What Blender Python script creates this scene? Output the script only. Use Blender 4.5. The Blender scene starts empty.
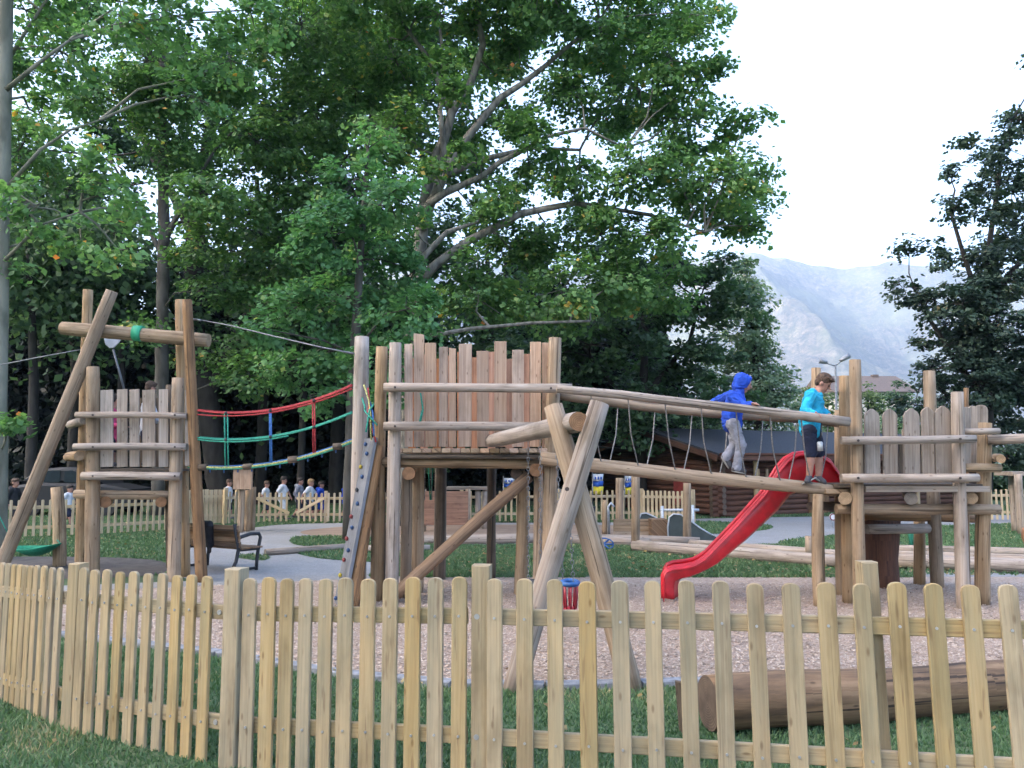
import bpy, math, random
import numpy as np
from mathutils import Vector, Matrix, noise
random.seed(7); rng = np.random.default_rng(7)
R = math.radians
scene = bpy.context.scene
COL = scene.collection
FOC = 803.0; HC = 1.6; PITCH = math.atan(78/803)
SP, CP = math.sin(PITCH), math.cos(PITCH)
def P(px, py, Y):
    u = (px-512)/FOC; v = (384-py)/FOC
    s = Y/(CP - v*SP)
    return Vector((u*s, Y, HC+(SP+v*CP)*s))
def G(px, py, z=0.0):
    u = (px-512)/FOC; v = (384-py)/FOC
    s = (z-HC)/(SP+v*CP)
    return Vector((u*s, (CP-v*SP)*s, z))
def WID(px, Y): return px/FOC*Y
# ------------------------------------------------------------------ materials
MATS = {}; WK = .77
LK = {'leaf_plane': 2.0, 'leaf_maple': 2.1, 'leaf_left': 2.0, 'leaf_mid': 1.95, 'leaf_olive': 2.3, 'leaf_right': 1.3, 'leaf_far': .9, 'grass_blade': 1.5, 'chips': .85, 'fallen': .6}
def newmat(name):
    m = bpy.data.materials.new(name); m.use_nodes = True
    nt = m.node_tree; nt.nodes.clear(); MATS[name] = m
    out = nt.nodes.new('ShaderNodeOutputMaterial')
    b = nt.nodes.new('ShaderNodeBsdfPrincipled')
    nt.links.new(b.outputs[0], out.inputs[0])
    return m, nt, b, out
def N(nt, typ, **kw):
    n = nt.nodes.new(typ)
    for k, v in kw.items():
        if k.startswith('i_'):
            n.inputs[k[2:].replace('_', ' ')].default_value = v
        else: setattr(n, k, v)
    return n
def ramp(nt, fac, stops):
    r = nt.nodes.new('ShaderNodeValToRGB'); cr = r.color_ramp
    while len(cr.elements) < len(stops): cr.elements.new(0.5)
    for e, (p, c) in zip(cr.elements, stops):
        e.position = p; e.color = (*c, 1) if len(c) == 3 else c
    nt.links.new(fac, r.inputs[0]); return r.outputs[0]
def mixc(nt, fac, a, b, mode='MIX'):
    m = nt.nodes.new('ShaderNodeMix'); m.data_type = 'RGBA'; m.blend_type = mode
    for sock, v in ((m.inputs['Factor'], fac), (m.inputs['A'], a), (m.inputs['B'], b)):
        pass
    def put(idx, v):
        s = m.inputs[idx]
        if isinstance(v, (int, float)): s.default_value = v
        elif isinstance(v, tuple): s.default_value = (*v, 1) if len(v) == 3 else v
        else: nt.links.new(v, s)
    put(0, fac); put(6, a); put(7, b)
    return m.outputs[2]
def math_(nt, op, a, b=0.0, c=None):
    m = nt.nodes.new('ShaderNodeMath'); m.operation = op
    for i, v in enumerate((a, b) if c is None else (a, b, c)):
        if isinstance(v, (int, float)): m.inputs[i].default_value = v
        else: nt.links.new(v, m.inputs[i])
    return m.outputs[0]
def bump(nt, b, h, strength=0.3, dist=0.02):
    n = nt.nodes.new('ShaderNodeBump'); n.inputs['Strength'].default_value = strength
    n.inputs['Distance'].default_value = dist
    nt.links.new(h, n.inputs['Height']); nt.links.new(n.outputs[0], b.inputs['Normal'])
def wood(name, c1, c2, c3, crack=0.5, knots=True, rough=0.8, var=0.25, su=22):
    """c1 pale, c2 mid, c3 dark grain; UV u across, v along in metres"""
    c1, c2, c3 = [tuple(v*WK for v in c) for c in (c1, c2, c3)]
    m, nt, b, out = newmat(name)
    uv = N(nt, 'ShaderNodeUVMap'); oi = N(nt, 'ShaderNodeObjectInfo')
    off = N(nt, 'ShaderNodeCombineXYZ')
    nt.links.new(math_(nt, 'MULTIPLY', oi.outputs['Random'], 37.0), off.inputs[0])
    nt.links.new(math_(nt, 'MULTIPLY', oi.outputs['Random'], 91.0), off.inputs[1])
    add = N(nt, 'ShaderNodeVectorMath', operation='ADD')
    nt.links.new(uv.outputs[0], add.inputs[0]); nt.links.new(off.outputs[0], add.inputs[1])
    def noise_(sx, sy, det=4, rg=0.55, dist=0.0):
        mp = N(nt, 'ShaderNodeMapping'); mp.inputs['Scale'].default_value = (sx, sy, 1)
        nt.links.new(add.outputs[0], mp.inputs[0])
        n = N(nt, 'ShaderNodeTexNoise', noise_dimensions='2D'); n.inputs['Scale'].default_value = 1
        n.inputs['Detail'].default_value = det; n.inputs['Roughness'].default_value = rg
        n.inputs['Distortion'].default_value = dist
        nt.links.new(mp.outputs[0], n.inputs['Vector']); return n.outputs[0]
    g1 = noise_(su, 0.9, 5, .6, .6); g2 = noise_(3.5, 1.6, 4, .6); g3 = noise_(90, 2.2, 3, .6)
    col = ramp(nt, g1, [(0.25, c3), (0.5, c2), (0.72, c1)])
    blot = ramp(nt, g2, [(0.3, (.62, .60, .56)), (0.5, (1, 1, 1)), (0.75, (1.12, 1.06, 1.0))])
    col = mixc(nt, 0.85, col, blot, 'MULTIPLY')
    if name.startswith('fence'):
        st = noise_(5, .7, 4, .65); col = mixc(nt, ramp(nt, st, [(.45, (0, 0, 0)), (.72, (.65, .65, .65))]), col, (.22, .20, .13)); s2 = noise_(30, 3.5, 2, .5); col = mixc(nt, ramp(nt, s2, [(.66, (0, 0, 0)), (.74, (.5, .5, .5))]), col, (.15, .09, .05))
    fine = ramp(nt, g3, [(0.3, (.8, .8, .8)), (0.6, (1.05, 1.05, 1.05))])
    col = mixc(nt, 0.7, col, fine, 'MULTIPLY')
    if crack > 0:
        cr = noise_(26, 0.55, 2, .5, .3)
        k = ramp(nt, cr, [(0.30, (1, 1, 1)), (0.335, (0, 0, 0)), (0.36, (0, 0, 0))])
        k = math_(nt, 'MULTIPLY', k, crack)
        col = mixc(nt, k, col, (c3[0]*.35, c3[1]*.33, c3[2]*.3))
    if knots:
        mp = N(nt, 'ShaderNodeMapping'); mp.inputs['Scale'].default_value = (6, 2.3, 1)
        nt.links.new(add.outputs[0], mp.inputs[0])
        vo = N(nt, 'ShaderNodeTexVoronoi', voronoi_dimensions='2D'); vo.inputs['Scale'].default_value = 1
        nt.links.new(mp.outputs[0], vo.inputs['Vector'])
        k = ramp(nt, vo.outputs['Distance'], [(0.02, (.7, .7, .7)), (0.06, (0, 0, 0))])
        col = mixc(nt, k, col, (c3[0]*.45, c3[1]*.36, c3[2]*.28))
    br = N(nt, 'ShaderNodeMapRange'); nt.links.new(oi.outputs['Random'], br.inputs[0])
    br.inputs['To Min'].default_value = 1-var; br.inputs['To Max'].default_value = 1+var*.6
    hs = N(nt, 'ShaderNodeHueSaturation'); nt.links.new(col, hs.inputs['Color']); nt.links.new(br.outputs[0], hs.inputs['Value'])
    sr = math_(nt, 'FRACT', math_(nt, 'MULTIPLY', oi.outputs['Random'], 7.31))
    nt.links.new(math_(nt, 'MULTIPLY_ADD', sr, .35, .82), hs.inputs['Saturation'])
    nt.links.new(hs.outputs[0], b.inputs['Base Color']); b.inputs['Roughness'].default_value = rough
    bump(nt, b, g1, .35, .01)
    return m
def endgrain(name, c1, c2):
    m, nt, b, out = newmat(name)
    uv = N(nt, 'ShaderNodeUVMap')
    ln = N(nt, 'ShaderNodeVectorMath', operation='LENGTH')
    nz = N(nt, 'ShaderNodeTexNoise'); nz.inputs['Scale'].default_value = 12; nt.links.new(uv.outputs[0], nz.inputs['Vector'])
    nt.links.new(uv.outputs[0], ln.inputs[0])
    s = math_(nt, 'SINE', math_(nt, 'ADD', math_(nt, 'MULTIPLY', ln.outputs['Value'], 420), math_(nt, 'MULTIPLY', nz.outputs[0], 9)))
    col = ramp(nt, math_(nt, 'MULTIPLY_ADD', s, .5, .5), [(0, c2), (1, c1)])
    col = mixc(nt, ramp(nt, nz.outputs[0], [(.35, (.0, .0, .0)), (.7, (.7, .7, .7))]), col, (c2[0]*.6, c2[1]*.6, c2[2]*.6))
    nt.links.new(col, b.inputs['Base Color']); b.inputs['Roughness'].default_value = .85
    return m
def plain(name, c, rough=.6, metal=0, nscale=8, namt=.15, coord='Object', bumpk=0, sheen=0, coat=0):
    m, nt, b, out = newmat(name)
    tc = N(nt, 'ShaderNodeTexCoord')
    n = N(nt, 'ShaderNodeTexNoise'); n.inputs['Scale'].default_value = nscale; n.inputs['Detail'].default_value = 5
    nt.links.new(tc.outputs[coord], n.inputs['Vector'])
    lo = tuple(x*(1-namt*1.5) for x in c); hi = tuple(min(1, x*(1+namt)) for x in c)
    nt.links.new(ramp(nt, n.outputs[0], [(.3, lo), (.7, hi)]), b.inputs['Base Color'])
    b.inputs['Roughness'].default_value = rough; b.inputs['Metallic'].default_value = metal
    if bumpk: bump(nt, b, n.outputs[0], bumpk, .02)
    if coat: b.inputs['Coat Weight'].default_value = coat
    return m
wood('fence_wood', (.52, .40, .225), (.475, .355, .19), (.40, .285, .15), crack=.3, var=.10, su=18)
wood('brightened_fence_wood', (.72, .57, .36), (.64, .50, .31), (.50, .37, .21), crack=.2, var=.10, su=18)  # fence wood brightened to offset the tree shade over the far fences
wood('ramp_board', (.21, .225, .255), (.165, .18, .205), (.11, .12, .135), crack=.3, var=.1)
wood('log_wood', (.50, .375, .25), (.41, .29, .18), (.27, .175, .10), crack=.85, var=.25)
wood('grey_log', (.52, .45, .39), (.42, .35, .295), (.28, .22, .175), crack=.85, var=.18)
wood('brown_log', (.40, .25, .14), (.28, .165, .085), (.14, .08, .045), crack=.7, var=.25)
wood('dark_log', (.20, .15, .105), (.13, .095, .065), (.06, .045, .03), crack=.8, var=.25)
wood('board_wood', (.64, .475, .36), (.54, .38, .28), (.40, .26, .18), crack=.3, var=.3, su=30)
wood('grey_board', (.48, .41, .35), (.40, .335, .28), (.28, .225, .18), crack=.4, var=.2, su=30)
wood('cabin_wood', (.19, .085, .05), (.13, .056, .034), (.055, .027, .018), crack=.6, var=.15)
wood('orange_board', (.52, .26, .14), (.42, .19, .095), (.27, .11, .055), crack=.2, var=.2)
wood('bark_log', (.30, .20, .12), (.20, .125, .07), (.08, .05, .03), crack=.9, var=.1, su=12)
endgrain('end_pale', (.34, .25, .16), (.24, .16, .09)); endgrain('end_orange', (.33, .18, .09), (.22, .11, .05))
endgrain('end_grey', (.25, .22, .19), (.16, .135, .11)); endgrain('end_dark', (.14, .10, .07), (.08, .055, .04))
plain('metal', (.2, .205, .21), .35, .9, 20, .1); plain('galv', (.5, .53, .56), .5, .6, 30, .15)
plain('dark_metal', (.03, .033, .04), .5, .3); plain('bolt', (.40, .40, .41), .45, .6)
plain('rust_bolt', (.06, .045, .04), .6, .4)
plain('slide_red', (.50, .010, .020), .42, 0, 7, .22, coat=.15)
plain('rope_red', (.33, .03, .035), .8, 0, 60, .3); plain('rope_green', (.02, .24, .17), .8, 0, 60, .3)
plain('rope_blue', (.03, .12, .34), .8, 0, 60, .3); plain('rope_yellow', (.34, .34, .12), .8, 0, 60, .5)
plain('rope_grey', (.20, .19, .18), .85, 0, 60, .3); plain('wire', (.16, .17, .19), .5, .3)
plain('hold_red', (.2, .03, .03)); plain('hold_blue', (.03, .07, .16)); plain('hold_yellow', (.40, .31, .03)); plain('hold_black', (.03, .035, .04))
plain('cloth_blue', (.01, .06, .42), .9, 0, 14, .25, bumpk=.4); plain('cloth_turq', (.01, .33, .52), .85, 0, 14, .2, bumpk=.4)
plain('cloth_grey', (.24, .25, .30), .9, 0, 14, .2, bumpk=.4); plain('cloth_navy', (.012, .018, .045), .9, 0, 14, .2)
plain('cloth_sky', (.30, .42, .58), .9, 0, 14, .1); plain('cloth_white', (.55, .58, .64), .9, 0, 14, .1); plain('cloth_pink', (.65, .08, .22), .9, 0, 14, .2)
plain('cloth_black', (.015, .016, .02), .9, 0, 14, .2); plain('skin', (.36, .19, .14), .55, 0, 20, .12)
plain('hair_brown', (.075, .042, .025), .7, 0, 90, .5, bumpk=.6); plain('hair_blond', (.30, .19, .09), .7, 0, 90, .5); plain('hair_dark', (.02, .014, .011), .7, 0, 90, .4)
plain('shoe_dark', (.06, .06, .07), .7); plain('shoe_sole', (.28, .27, .26), .7); plain('eye_dark', (.01, .008, .008), .3); plain('lip', (.34, .10, .09), .5)
plain('white_paint', (.62, .64, .67), .6); plain('flag_yellow', (.72, .60, .05), .8); plain('flag_blue', (.02, .09, .40), .8)
plain('tape_green', (.03, .32, .17), .6); plain('hammock_green', (.015, .25, .14), .75, 0, 30, .2); plain('hammock_dark', (.01, .13, .075), .8)
plain('plastic_blue', (.02, .11, .34), .4); plain('plastic_red', (.34, .025, .04), .4); plain('rubber', (.02, .02, .022), .7)
plain('ramp_green', (.045, .06, .058), .5); plain('roof_felt', (.035, .04, .052), .9, 0, 25, .25, bumpk=.3)
plain('car_paint', (.008, .010, .013), .6, 0, 5, .1); plain('car_glass', (.02, .028, .035), .08); plain('car_tail', (.3, .01, .01), .3)
plain('roof_tile', (.11, .085, .075), .8); plain('wall_pale', (.5, .48, .44), .8)
plain('curb_stone', (.22, .23, .25), .85, 0, 18, .25, bumpk=.4)
plain('lamp_grey', (.22, .24, .27), .5, .4)
# bark
def bark(name, c1, c2, scale=5):
    m, nt, b, out = newmat(name); tc = N(nt, 'ShaderNodeTexCoord')
    mp = N(nt, 'ShaderNodeMapping'); mp.inputs['Scale'].default_value = (1, 1, .35); nt.links.new(tc.outputs['Object'], mp.inputs[0])
    n = N(nt, 'ShaderNodeTexNoise'); n.inputs['Scale'].default_value = scale; n.inputs['Detail'].default_value = 6; nt.links.new(mp.outputs[0], n.inputs['Vector'])
    nt.links.new(ramp(nt, n.outputs[0], [(.35, c2), (.6, c1)]), b.inputs['Base Color']); b.inputs['Roughness'].default_value = .9
    bump(nt, b, n.outputs[0], .6, .04)
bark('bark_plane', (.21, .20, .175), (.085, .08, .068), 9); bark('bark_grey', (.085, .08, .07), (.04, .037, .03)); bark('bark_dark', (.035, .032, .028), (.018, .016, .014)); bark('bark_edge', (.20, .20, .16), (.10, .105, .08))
def leafmat(name, stops, trans=.42):
    stops = [(q, tuple(v*LK.get(name, 1.0) for v in c)) for q, c in stops]
    m, nt, b, out = newmat(name)
    at = N(nt, 'ShaderNodeAttribute', attribute_name='tint')
    col = ramp(nt, at.outputs['Fac'], stops)
    nt.links.new(col, b.inputs['Base Color']); b.inputs['Roughness'].default_value = .55
    b.inputs['Specular IOR Level'].default_value = .35
    tr = N(nt, 'ShaderNodeBsdfTranslucent'); nt.links.new(mixc(nt, .6, col, (1.3, 1.5, .6), 'MULTIPLY'), tr.inputs[0])
    mx = N(nt, 'ShaderNodeMixShader'); mx.inputs[0].default_value = trans
    nt.links.new(b.outputs[0], mx.inputs[1]); nt.links.new(tr.outputs[0], mx.inputs[2]); nt.links.new(mx.outputs[0], out.inputs[0])
leafmat('leaf_plane', [(0, (.034, .068, .026)), (.4, (.056, .115, .040)), (.75, (.09, .16, .055)), (.93, (.17, .21, .06)), (.97, (.32, .20, .05)), (1, (.36, .13, .05))])
leafmat('leaf_maple', [(0, (.032, .075, .034)), (.5, (.054, .125, .052)), (.9, (.09, .175, .07)), (1, (.2, .22, .08))])
leafmat('leaf_left', [(0, (.04, .085, .035)), (.4, (.065, .135, .05)), (.75, (.11, .19, .07)), (.9, (.16, .21, .08)), (.94, (.34, .22, .05)), (1, (.40, .13, .04))])
leafmat('leaf_dark', [(0, (.005, .009, .007)), (.5, (.008, .014, .010)), (1, (.014, .026, .016))], .1)  # near-black leaf colour stands in for the shade under the canopy
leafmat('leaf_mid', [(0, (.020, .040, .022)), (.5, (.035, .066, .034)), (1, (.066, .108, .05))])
leafmat('leaf_olive', [(0, (.045, .075, .05)), (.5, (.08, .115, .07)), (.9, (.14, .16, .10)), (1, (.25, .2, .15))])
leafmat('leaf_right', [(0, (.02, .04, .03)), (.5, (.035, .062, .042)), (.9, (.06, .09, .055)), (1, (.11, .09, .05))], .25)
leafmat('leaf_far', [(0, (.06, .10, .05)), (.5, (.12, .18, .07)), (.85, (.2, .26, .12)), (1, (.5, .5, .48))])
leafmat('grass_blade', [(0, (.038, .078, .036)), (.5, (.062, .115, .052)), (.9, (.105, .155, .075)), (1, (.24, .2, .12))], .25)
leafmat('fallen', [(0, (.22, .14, .05)), (.5, (.35, .25, .09)), (1, (.45, .36, .18))], .1)
leafmat('chips', [(0, (.28, .20, .14)), (.35, (.44, .33, .255)), (.7, (.54, .43, .34)), (1, (.64, .54, .45))], .0)
# ------------------------------------------------------------------ mesh builder
OFF = {}
class MB:
    def __init__(s): s.V = []; s.F = []; s.U = []; s.M = []; s.S = []
    def face(s, idx, uvs, mi=0, smooth=False): s.F.append(idx); s.U.append(uvs); s.M.append(mi); s.S.append(smooth)
    def log(s, pts, rad, seg=14, wob=.04, caps=(1, 1), mi=0, step=.18, flat=None, bow=0.0):
        pts = [Vector(p) for p in pts]
        if isinstance(rad, (int, float)): rad = [rad]*len(pts)
        # resample
        Q = []; RR = []; L = []; acc = 0; sd = random.random()*99
        for i in range(len(pts)-1):
            d = (pts[i+1]-pts[i]).length; n = max(1, int(d/step))
            for k in range(n): 
                t = k/n; Q.append(pts[i].lerp(pts[i+1], t)); RR.append(rad[i]*(1-t)+rad[i+1]*t); L.append(acc+d*t)
            acc += d
        Q.append(pts[-1]); RR.append(rad[-1]); L.append(acc)
        if bow:
            bd = Vector((random.uniform(-1, 1), random.uniform(-1, 1), random.uniform(-1, 1)))*bow
            Q = [q+bd*math.sin(math.pi*l/acc) for q, l in zip(Q, L)]
        base = len(s.V); n = len(Q); up = Vector((0, 0, 1)); X = None
        for i in range(n):
            T = (Q[min(i+1, n-1)]-Q[max(i-1, 0)]).normalized()
            if X is None:
                ref = up if abs(T.z) < .9 else Vector((1, 0, 0)); X = T.cross(ref).normalized()
            else: X = (X-T*X.dot(T)).normalized()
            Yv = T.cross(X)
            for k in range(seg):
                a = 2*math.pi*k/seg; dr = Vector((math.cos(a), math.sin(a), L[i]*1.1+sd))
                w = 1+wob*2*noise.noise(Vector((dr.x*.9, dr.y*.9, dr.z)))
                if i in (0, n-1) and RR[i] > .03: w *= .955
                s.V.append(Q[i]+(X*math.cos(a)+Yv*math.sin(a))*RR[i]*w)
        for i in range(n-1):
            for k in range(seg):
                k2 = (k+1) % seg; r = RR[i]; c = 2*math.pi*r/seg
                s.face([base+i*seg+k, base+i*seg+k2, base+(i+1)*seg+k2, base+(i+1)*seg+k],
                       [(k*c, L[i]), ((k+1)*c, L[i]), ((k+1)*c, L[i+1]), (k*c, L[i+1])], mi, True)
        for e, (i, rev) in enumerate(((0, True), (n-1, False))):
            if caps[e] is None: continue
            idx = [base+i*seg+k for k in range(seg)]; uv = [(math.cos(2*math.pi*k/seg)*RR[i], math.sin(2*math.pi*k/seg)*RR[i]) for k in range(seg)]
            if rev: idx.reverse(); uv.reverse()
            s.face(idx, uv, caps[e], False)
        return s
    def tube(s, pts, r, seg=6, mi=0): return s.log(pts, r, seg=seg, wob=0, caps=(mi, mi), mi=mi, step=99)
    def prism(s, prof, o, ax, ay, az, th, mi=0, bev=0):
        """prof: 2D outline (x across, y along) extruded by th along az, centred; o origin"""
        o = Vector(o); n = len(prof); base = len(s.V)
        cx = sum(p[0] for p in prof)/n; 
        for z, sh in ((-th/2, bev), (-th/2+bev, 0), (th/2-bev, 0), (th/2, bev)):
            ys = [p[1] for p in prof]; y0, y1 = min(ys), max(ys); xs = [p[0] for p in prof]; x0, x1 = min(xs), max(xs)
            for (x, y) in prof:
                fx = 1-2*sh/max(1e-6, x1-x0); fy = 1-2*sh/max(1e-6, y1-y0)
                xx = (x-(x0+x1)/2)*fx+(x0+x1)/2; yy = (y-(y0+y1)/2)*fy+(y0+y1)/2
                s.V.append(o+ax*xx+ay*yy+az*z)
        s.face([base+i for i in range(n)][::-1], [prof[i] for i in range(n)][::-1], mi)
        s.face([base+3*n+i for i in range(n)], [prof[i] for i in range(n)], mi)
        for l in range(3):
            for i in range(n):
                j = (i+1) % n
                s.face([base+l*n+i, base+l*n+j, base+(l+1)*n+j, base+(l+1)*n+i],
                       [(prof[i][0]+.3, prof[i][1]), (prof[j][0]+.3, prof[j][1]), (prof[j][0]+.3+th, prof[j][1]), (prof[i][0]+.3+th, prof[i][1])], mi)
        return s
    def board(s, b, t, w, th, face=Vector((0, -1, 0)), top='flat', mi=0, bev=.004):
        """plank from bottom point b to top point t, width w, thickness th, broad side towards face"""
        b = Vector(b); t = Vector(t); ay = (t-b); h = ay.length; ay.normalize()
        ax = ay.cross(face).normalized(); az = ax.cross(ay).normalized()
        x = w/2
        if top == 'flat': prof = [(-x, 0), (x, 0), (x, h), (-x, h)]
        elif top == 'round': prof = [(-x, 0), (x, 0), (x, h-x*.75), (x*.87, h-x*.32), (x*.55, h-x*.08), (x*.2, h), (-x*.2, h), (-x*.55, h-x*.08), (-x*.87, h-x*.32), (-x, h-x*.75)]
        elif top == 'point': prof = [(-x, 0), (x, 0), (x, h-x*.9), (x*.75, h-x*.45), (x*.15, h), (-x*.15, h), (-x*.75, h-x*.45), (-x, h-x*.9)]
        elif top == 'slant': prof = [(-x, 0), (x, 0), (x, h-x*.25), (-x, h)]
        return s.prism(prof, b, ax, ay, az, th, mi, bev)
    def box(s, c, size, rz=0, mi=0, bev=.004):
        ca, sa = math.cos(rz), math.sin(rz); ax = Vector((ca, sa, 0)); az = Vector((-sa, ca, 0))
        sx, sy, sz = size; o = Vector(c)-Vector((0, 0, sz/2))
        # keep the grain along the longest side
        if sx >= sy and sx >= sz:
            return s.prism([(-sz/2, -sx/2), (sz/2, -sx/2), (sz/2, sx/2), (-sz/2, sx/2)], Vector(c), Vector((0, 0, 1)), ax, az*-1 if False else Vector((0, 0, 1)).cross(ax), sy, mi, bev)
        if sy >= sx and sy >= sz:
            return s.prism([(-sx/2, -sy/2), (sx/2, -sy/2), (sx/2, sy/2), (-sx/2, sy/2)], Vector(c), ax, az, Vector((0, 0, 1)), sz, mi, bev)
        return s.prism([(-sx/2, 0), (sx/2, 0), (sx/2, sz), (-sx/2, sz)], o, ax, Vector((0, 0, 1)), az*-1, sy, mi, bev)
    def ell(s, c, r, mi=0, seg=12, rings=8, rot=None):
        c = Vector(c); base = len(s.V)
        if isinstance(r, (int, float)): r = (r, r, r)
        for i in range(rings+1):
            ph = math.pi*i/rings
            for k in range(seg):
                a = 2*math.pi*k/seg
                v = Vector((r[0]*math.sin(ph)*math.cos(a), r[1]*math.sin(ph)*math.sin(a), r[2]*math.cos(ph)))
                if rot: v = rot @ v
                s.V.append(c+v)
        for i in range(rings):
            for k in range(seg):
                k2 = (k+1) % seg
                s.face([base+i*seg+k, base+(i+1)*seg+k, base+(i+1)*seg+k2, base+i*seg+k2], [(k/seg, i/rings)]*4, mi, True)
        return s
    def build(s, name, mats, parent=None, sub=False):
        if isinstance(mats, str): mats = [mats]
        off = OFF.get(parent.name, Vector()) if parent else Vector()
        me = bpy.data.meshes.new(name)
        me.from_pydata([tuple(v-off) for v in s.V], [], s.F)
        for m in mats: me.materials.append(MATS[m])
        ul = me.uv_layers.new(name='UVMap')
        flat = [c for u in s.U for p in u for c in p]
        if len(flat) == len(ul.data)*2: ul.data.foreach_set('uv', flat)
        me.polygons.foreach_set('material_index', [min(i, len(mats)-1) for i in s.M])
        me.polygons.foreach_set('use_smooth', s.S)
        me.validate(); me.update()
        o = bpy.data.objects.new(name, me); COL.objects.link(o)
        if parent: o.parent = parent
        OFF[o.name] = off
        return o
def thing(name, label, cat, loc=(0, 0, 0), group=None):
    o = bpy.data.objects.new(name, None); COL.objects.link(o); o.location = loc; o.empty_display_size = .2
    o['label'] = label; o['category'] = cat
    if group: o['group'] = group
    OFF[o.name] = Vector(loc); return o
def tag(o, label, cat, group=None):
    o['label'] = label; o['category'] = cat
    if group: o['group'] = group
    return o
def structure(o): o['kind'] = 'structure'; return o
def stuff(o, label, cat): o['kind'] = 'stuff'; o['label'] = label; o['category'] = cat; return o
def npmesh(name, V, F4, mat, tint=None, parent=None, smooth=False):
    off = OFF.get(parent.name, Vector()) if parent else Vector()
    V = V-np.array(off); me = bpy.data.meshes.new(name); k = F4.shape[1]
    me.vertices.add(len(V)); me.vertices.foreach_set('co', V.astype(np.float32).ravel())
    me.loops.add(F4.size); me.loops.foreach_set('vertex_index', F4.astype(np.int32).ravel())
    me.polygons.add(len(F4)); me.polygons.foreach_set('loop_start', np.arange(0, F4.size, k, dtype=np.int32))
    if smooth: me.polygons.foreach_set('use_smooth', np.ones(len(F4), dtype=bool))
    me.materials.append(MATS[mat])
    if tint is not None:
        a = me.attributes.new('tint', 'FLOAT', 'FACE'); a.data.foreach_set('value', tint.astype(np.float32))
    me.update(calc_edges=True)
    o = bpy.data.objects.new(name, me); COL.objects.link(o)
    if parent: o.parent = parent
    OFF[o.name] = off; return o
# ------------------------------------------------------------------ ground
def groundmat(name, stops, scale, fine=None, bumpk=.5, rough=.95, leaves=None, patch=None):
    m, nt, b, out = newmat(name); tc = N(nt, 'ShaderNodeTexCoord')
    n = N(nt, 'ShaderNodeTexNoise'); n.inputs['Scale'].default_value = scale; n.inputs['Detail'].default_value = 8; n.inputs['Roughness'].default_value = .7
    nt.links.new(tc.outputs['Object'], n.inputs['Vector'])
    col = ramp(nt, n.outputs[0], stops)
    if patch:
        n3 = N(nt, 'ShaderNodeTexNoise'); n3.inputs['Scale'].default_value = patch[0]; n3.inputs['Detail'].default_value = 4
        nt.links.new(tc.outputs['Object'], n3.inputs['Vector'])
        col = mixc(nt, ramp(nt, n3.outputs[0], [(.42, (0, 0, 0)), (.68, (.8, .8, .8))]), col, patch[1])
    h = n.outputs[0]
    if fine:
        v = N(nt, 'ShaderNodeTexVoronoi'); v.inputs['Scale'].default_value = fine[0]; nt.links.new(tc.outputs['Object'], v.inputs['Vector'])
        sp = ramp(nt, N_sep(nt, v.outputs['Color']), fine[1]); col = mixc(nt, fine[2], col, sp); h = v.outputs['Distance']
    if leaves:
        v = N(nt, 'ShaderNodeTexVoronoi'); v.inputs['Scale'].default_value = leaves[0]; v.inputs['Randomness'].default_value = 1
        nt.links.new(tc.outputs['Object'], v.inputs['Vector'])
        k = ramp(nt, v.outputs['Distance'], [(.10, (.9, .9, .9)), (.15, (0, 0, 0))]); col = mixc(nt, k, col, leaves[1])
    nt.links.new(col, b.inputs['Base Color']); b.inputs['Roughness'].default_value = rough
    b.inputs['Specular IOR Level'].default_value = .2
    bump(nt, b, h, bumpk, .02)
def N_sep(nt, c):
    s = nt.nodes.new('ShaderNodeSeparateColor'); nt.links.new(c, s.inputs[0]); return s.outputs[0]
groundmat('lawn', [(.3, (.042, .078, .042)), (.5, (.066, .112, .056)), (.7, (.10, .148, .075))], 9, bumpk=.8, patch=(.5, (.10, .125, .065)))
groundmat('chips_ground', [(.3, (.30, .23, .18)), (.55, (.38, .295, .235)), (.75, (.44, .35, .29))], 5,
          fine=(38, [(0, (.25, .18, .14)), (.4, (.38, .29, .235)), (1, (.48, .39, .33))], .65), bumpk=.9)
groundmat('path_gravel', [(.3, (.24, .24, .245)), (.6, (.30, .30, .305)), (.8, (.35, .35, .355))], 3,
          fine=(60, [(0, (.20, .20, .20)), (1, (.38, .38, .385))], .4), bumpk=.4, patch=(.35, (.22, .20, .17)))
groundmat('sand', [(.3, (.24, .17, .125)), (.6, (.30, .22, .165)), (.8, (.36, .28, .21))], 2.5, bumpk=.4)
groundmat('dirt', [(.3, (.06, .055, .055)), (.6, (.11, .10, .095)), (.8, (.17, .155, .14))], 4, bumpk=.6)
def sheet(name, pts, z, mat, sub=0):
    mb = MB(); mb.V = [Vector((p[0], p[1], z)) for p in pts]
    idx = list(range(len(pts)))
    area = sum(pts[i][0]*pts[(i+1) % len(pts)][1]-pts[(i+1) % len(pts)][0]*pts[i][1] for i in idx)
    if area < 0: idx.reverse()
    mb.face(idx, [(pts[i][0], pts[i][1]) for i in idx])
    return structure(mb.build(name, mat))
def smoothpoly(pts, n=4):
    out = []; m = len(pts)
    for i in range(m):
        p0, p1, p2, p3 = [Vector((q[0], q[1])) for q in (pts[i-1], pts[i], pts[(i+1) % m], pts[(i+2) % m])]
        for k in range(n):
            t = k/n
            out.append(tuple(.5*((2*p1)+(p2-p0)*t+(2*p0-5*p1+4*p2-p3)*t*t+(3*p1-p0-3*p2+p3)*t**3)))
    return out
def gp(l): return [(G(x, y).x, G(x, y).y) for x, y in l]
sheet('ground', [(-1500, -900), (3600, -900), (3600, 4200), (-1500, 4200)], 0, 'lawn')
curb_px = [(-60, 624), (0, 630), (92, 641), (219, 656), (342, 677), (453, 687), (545, 689), (640, 687), (760, 682), (900, 675), (1050, 668), (1200, 664)]
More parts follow.
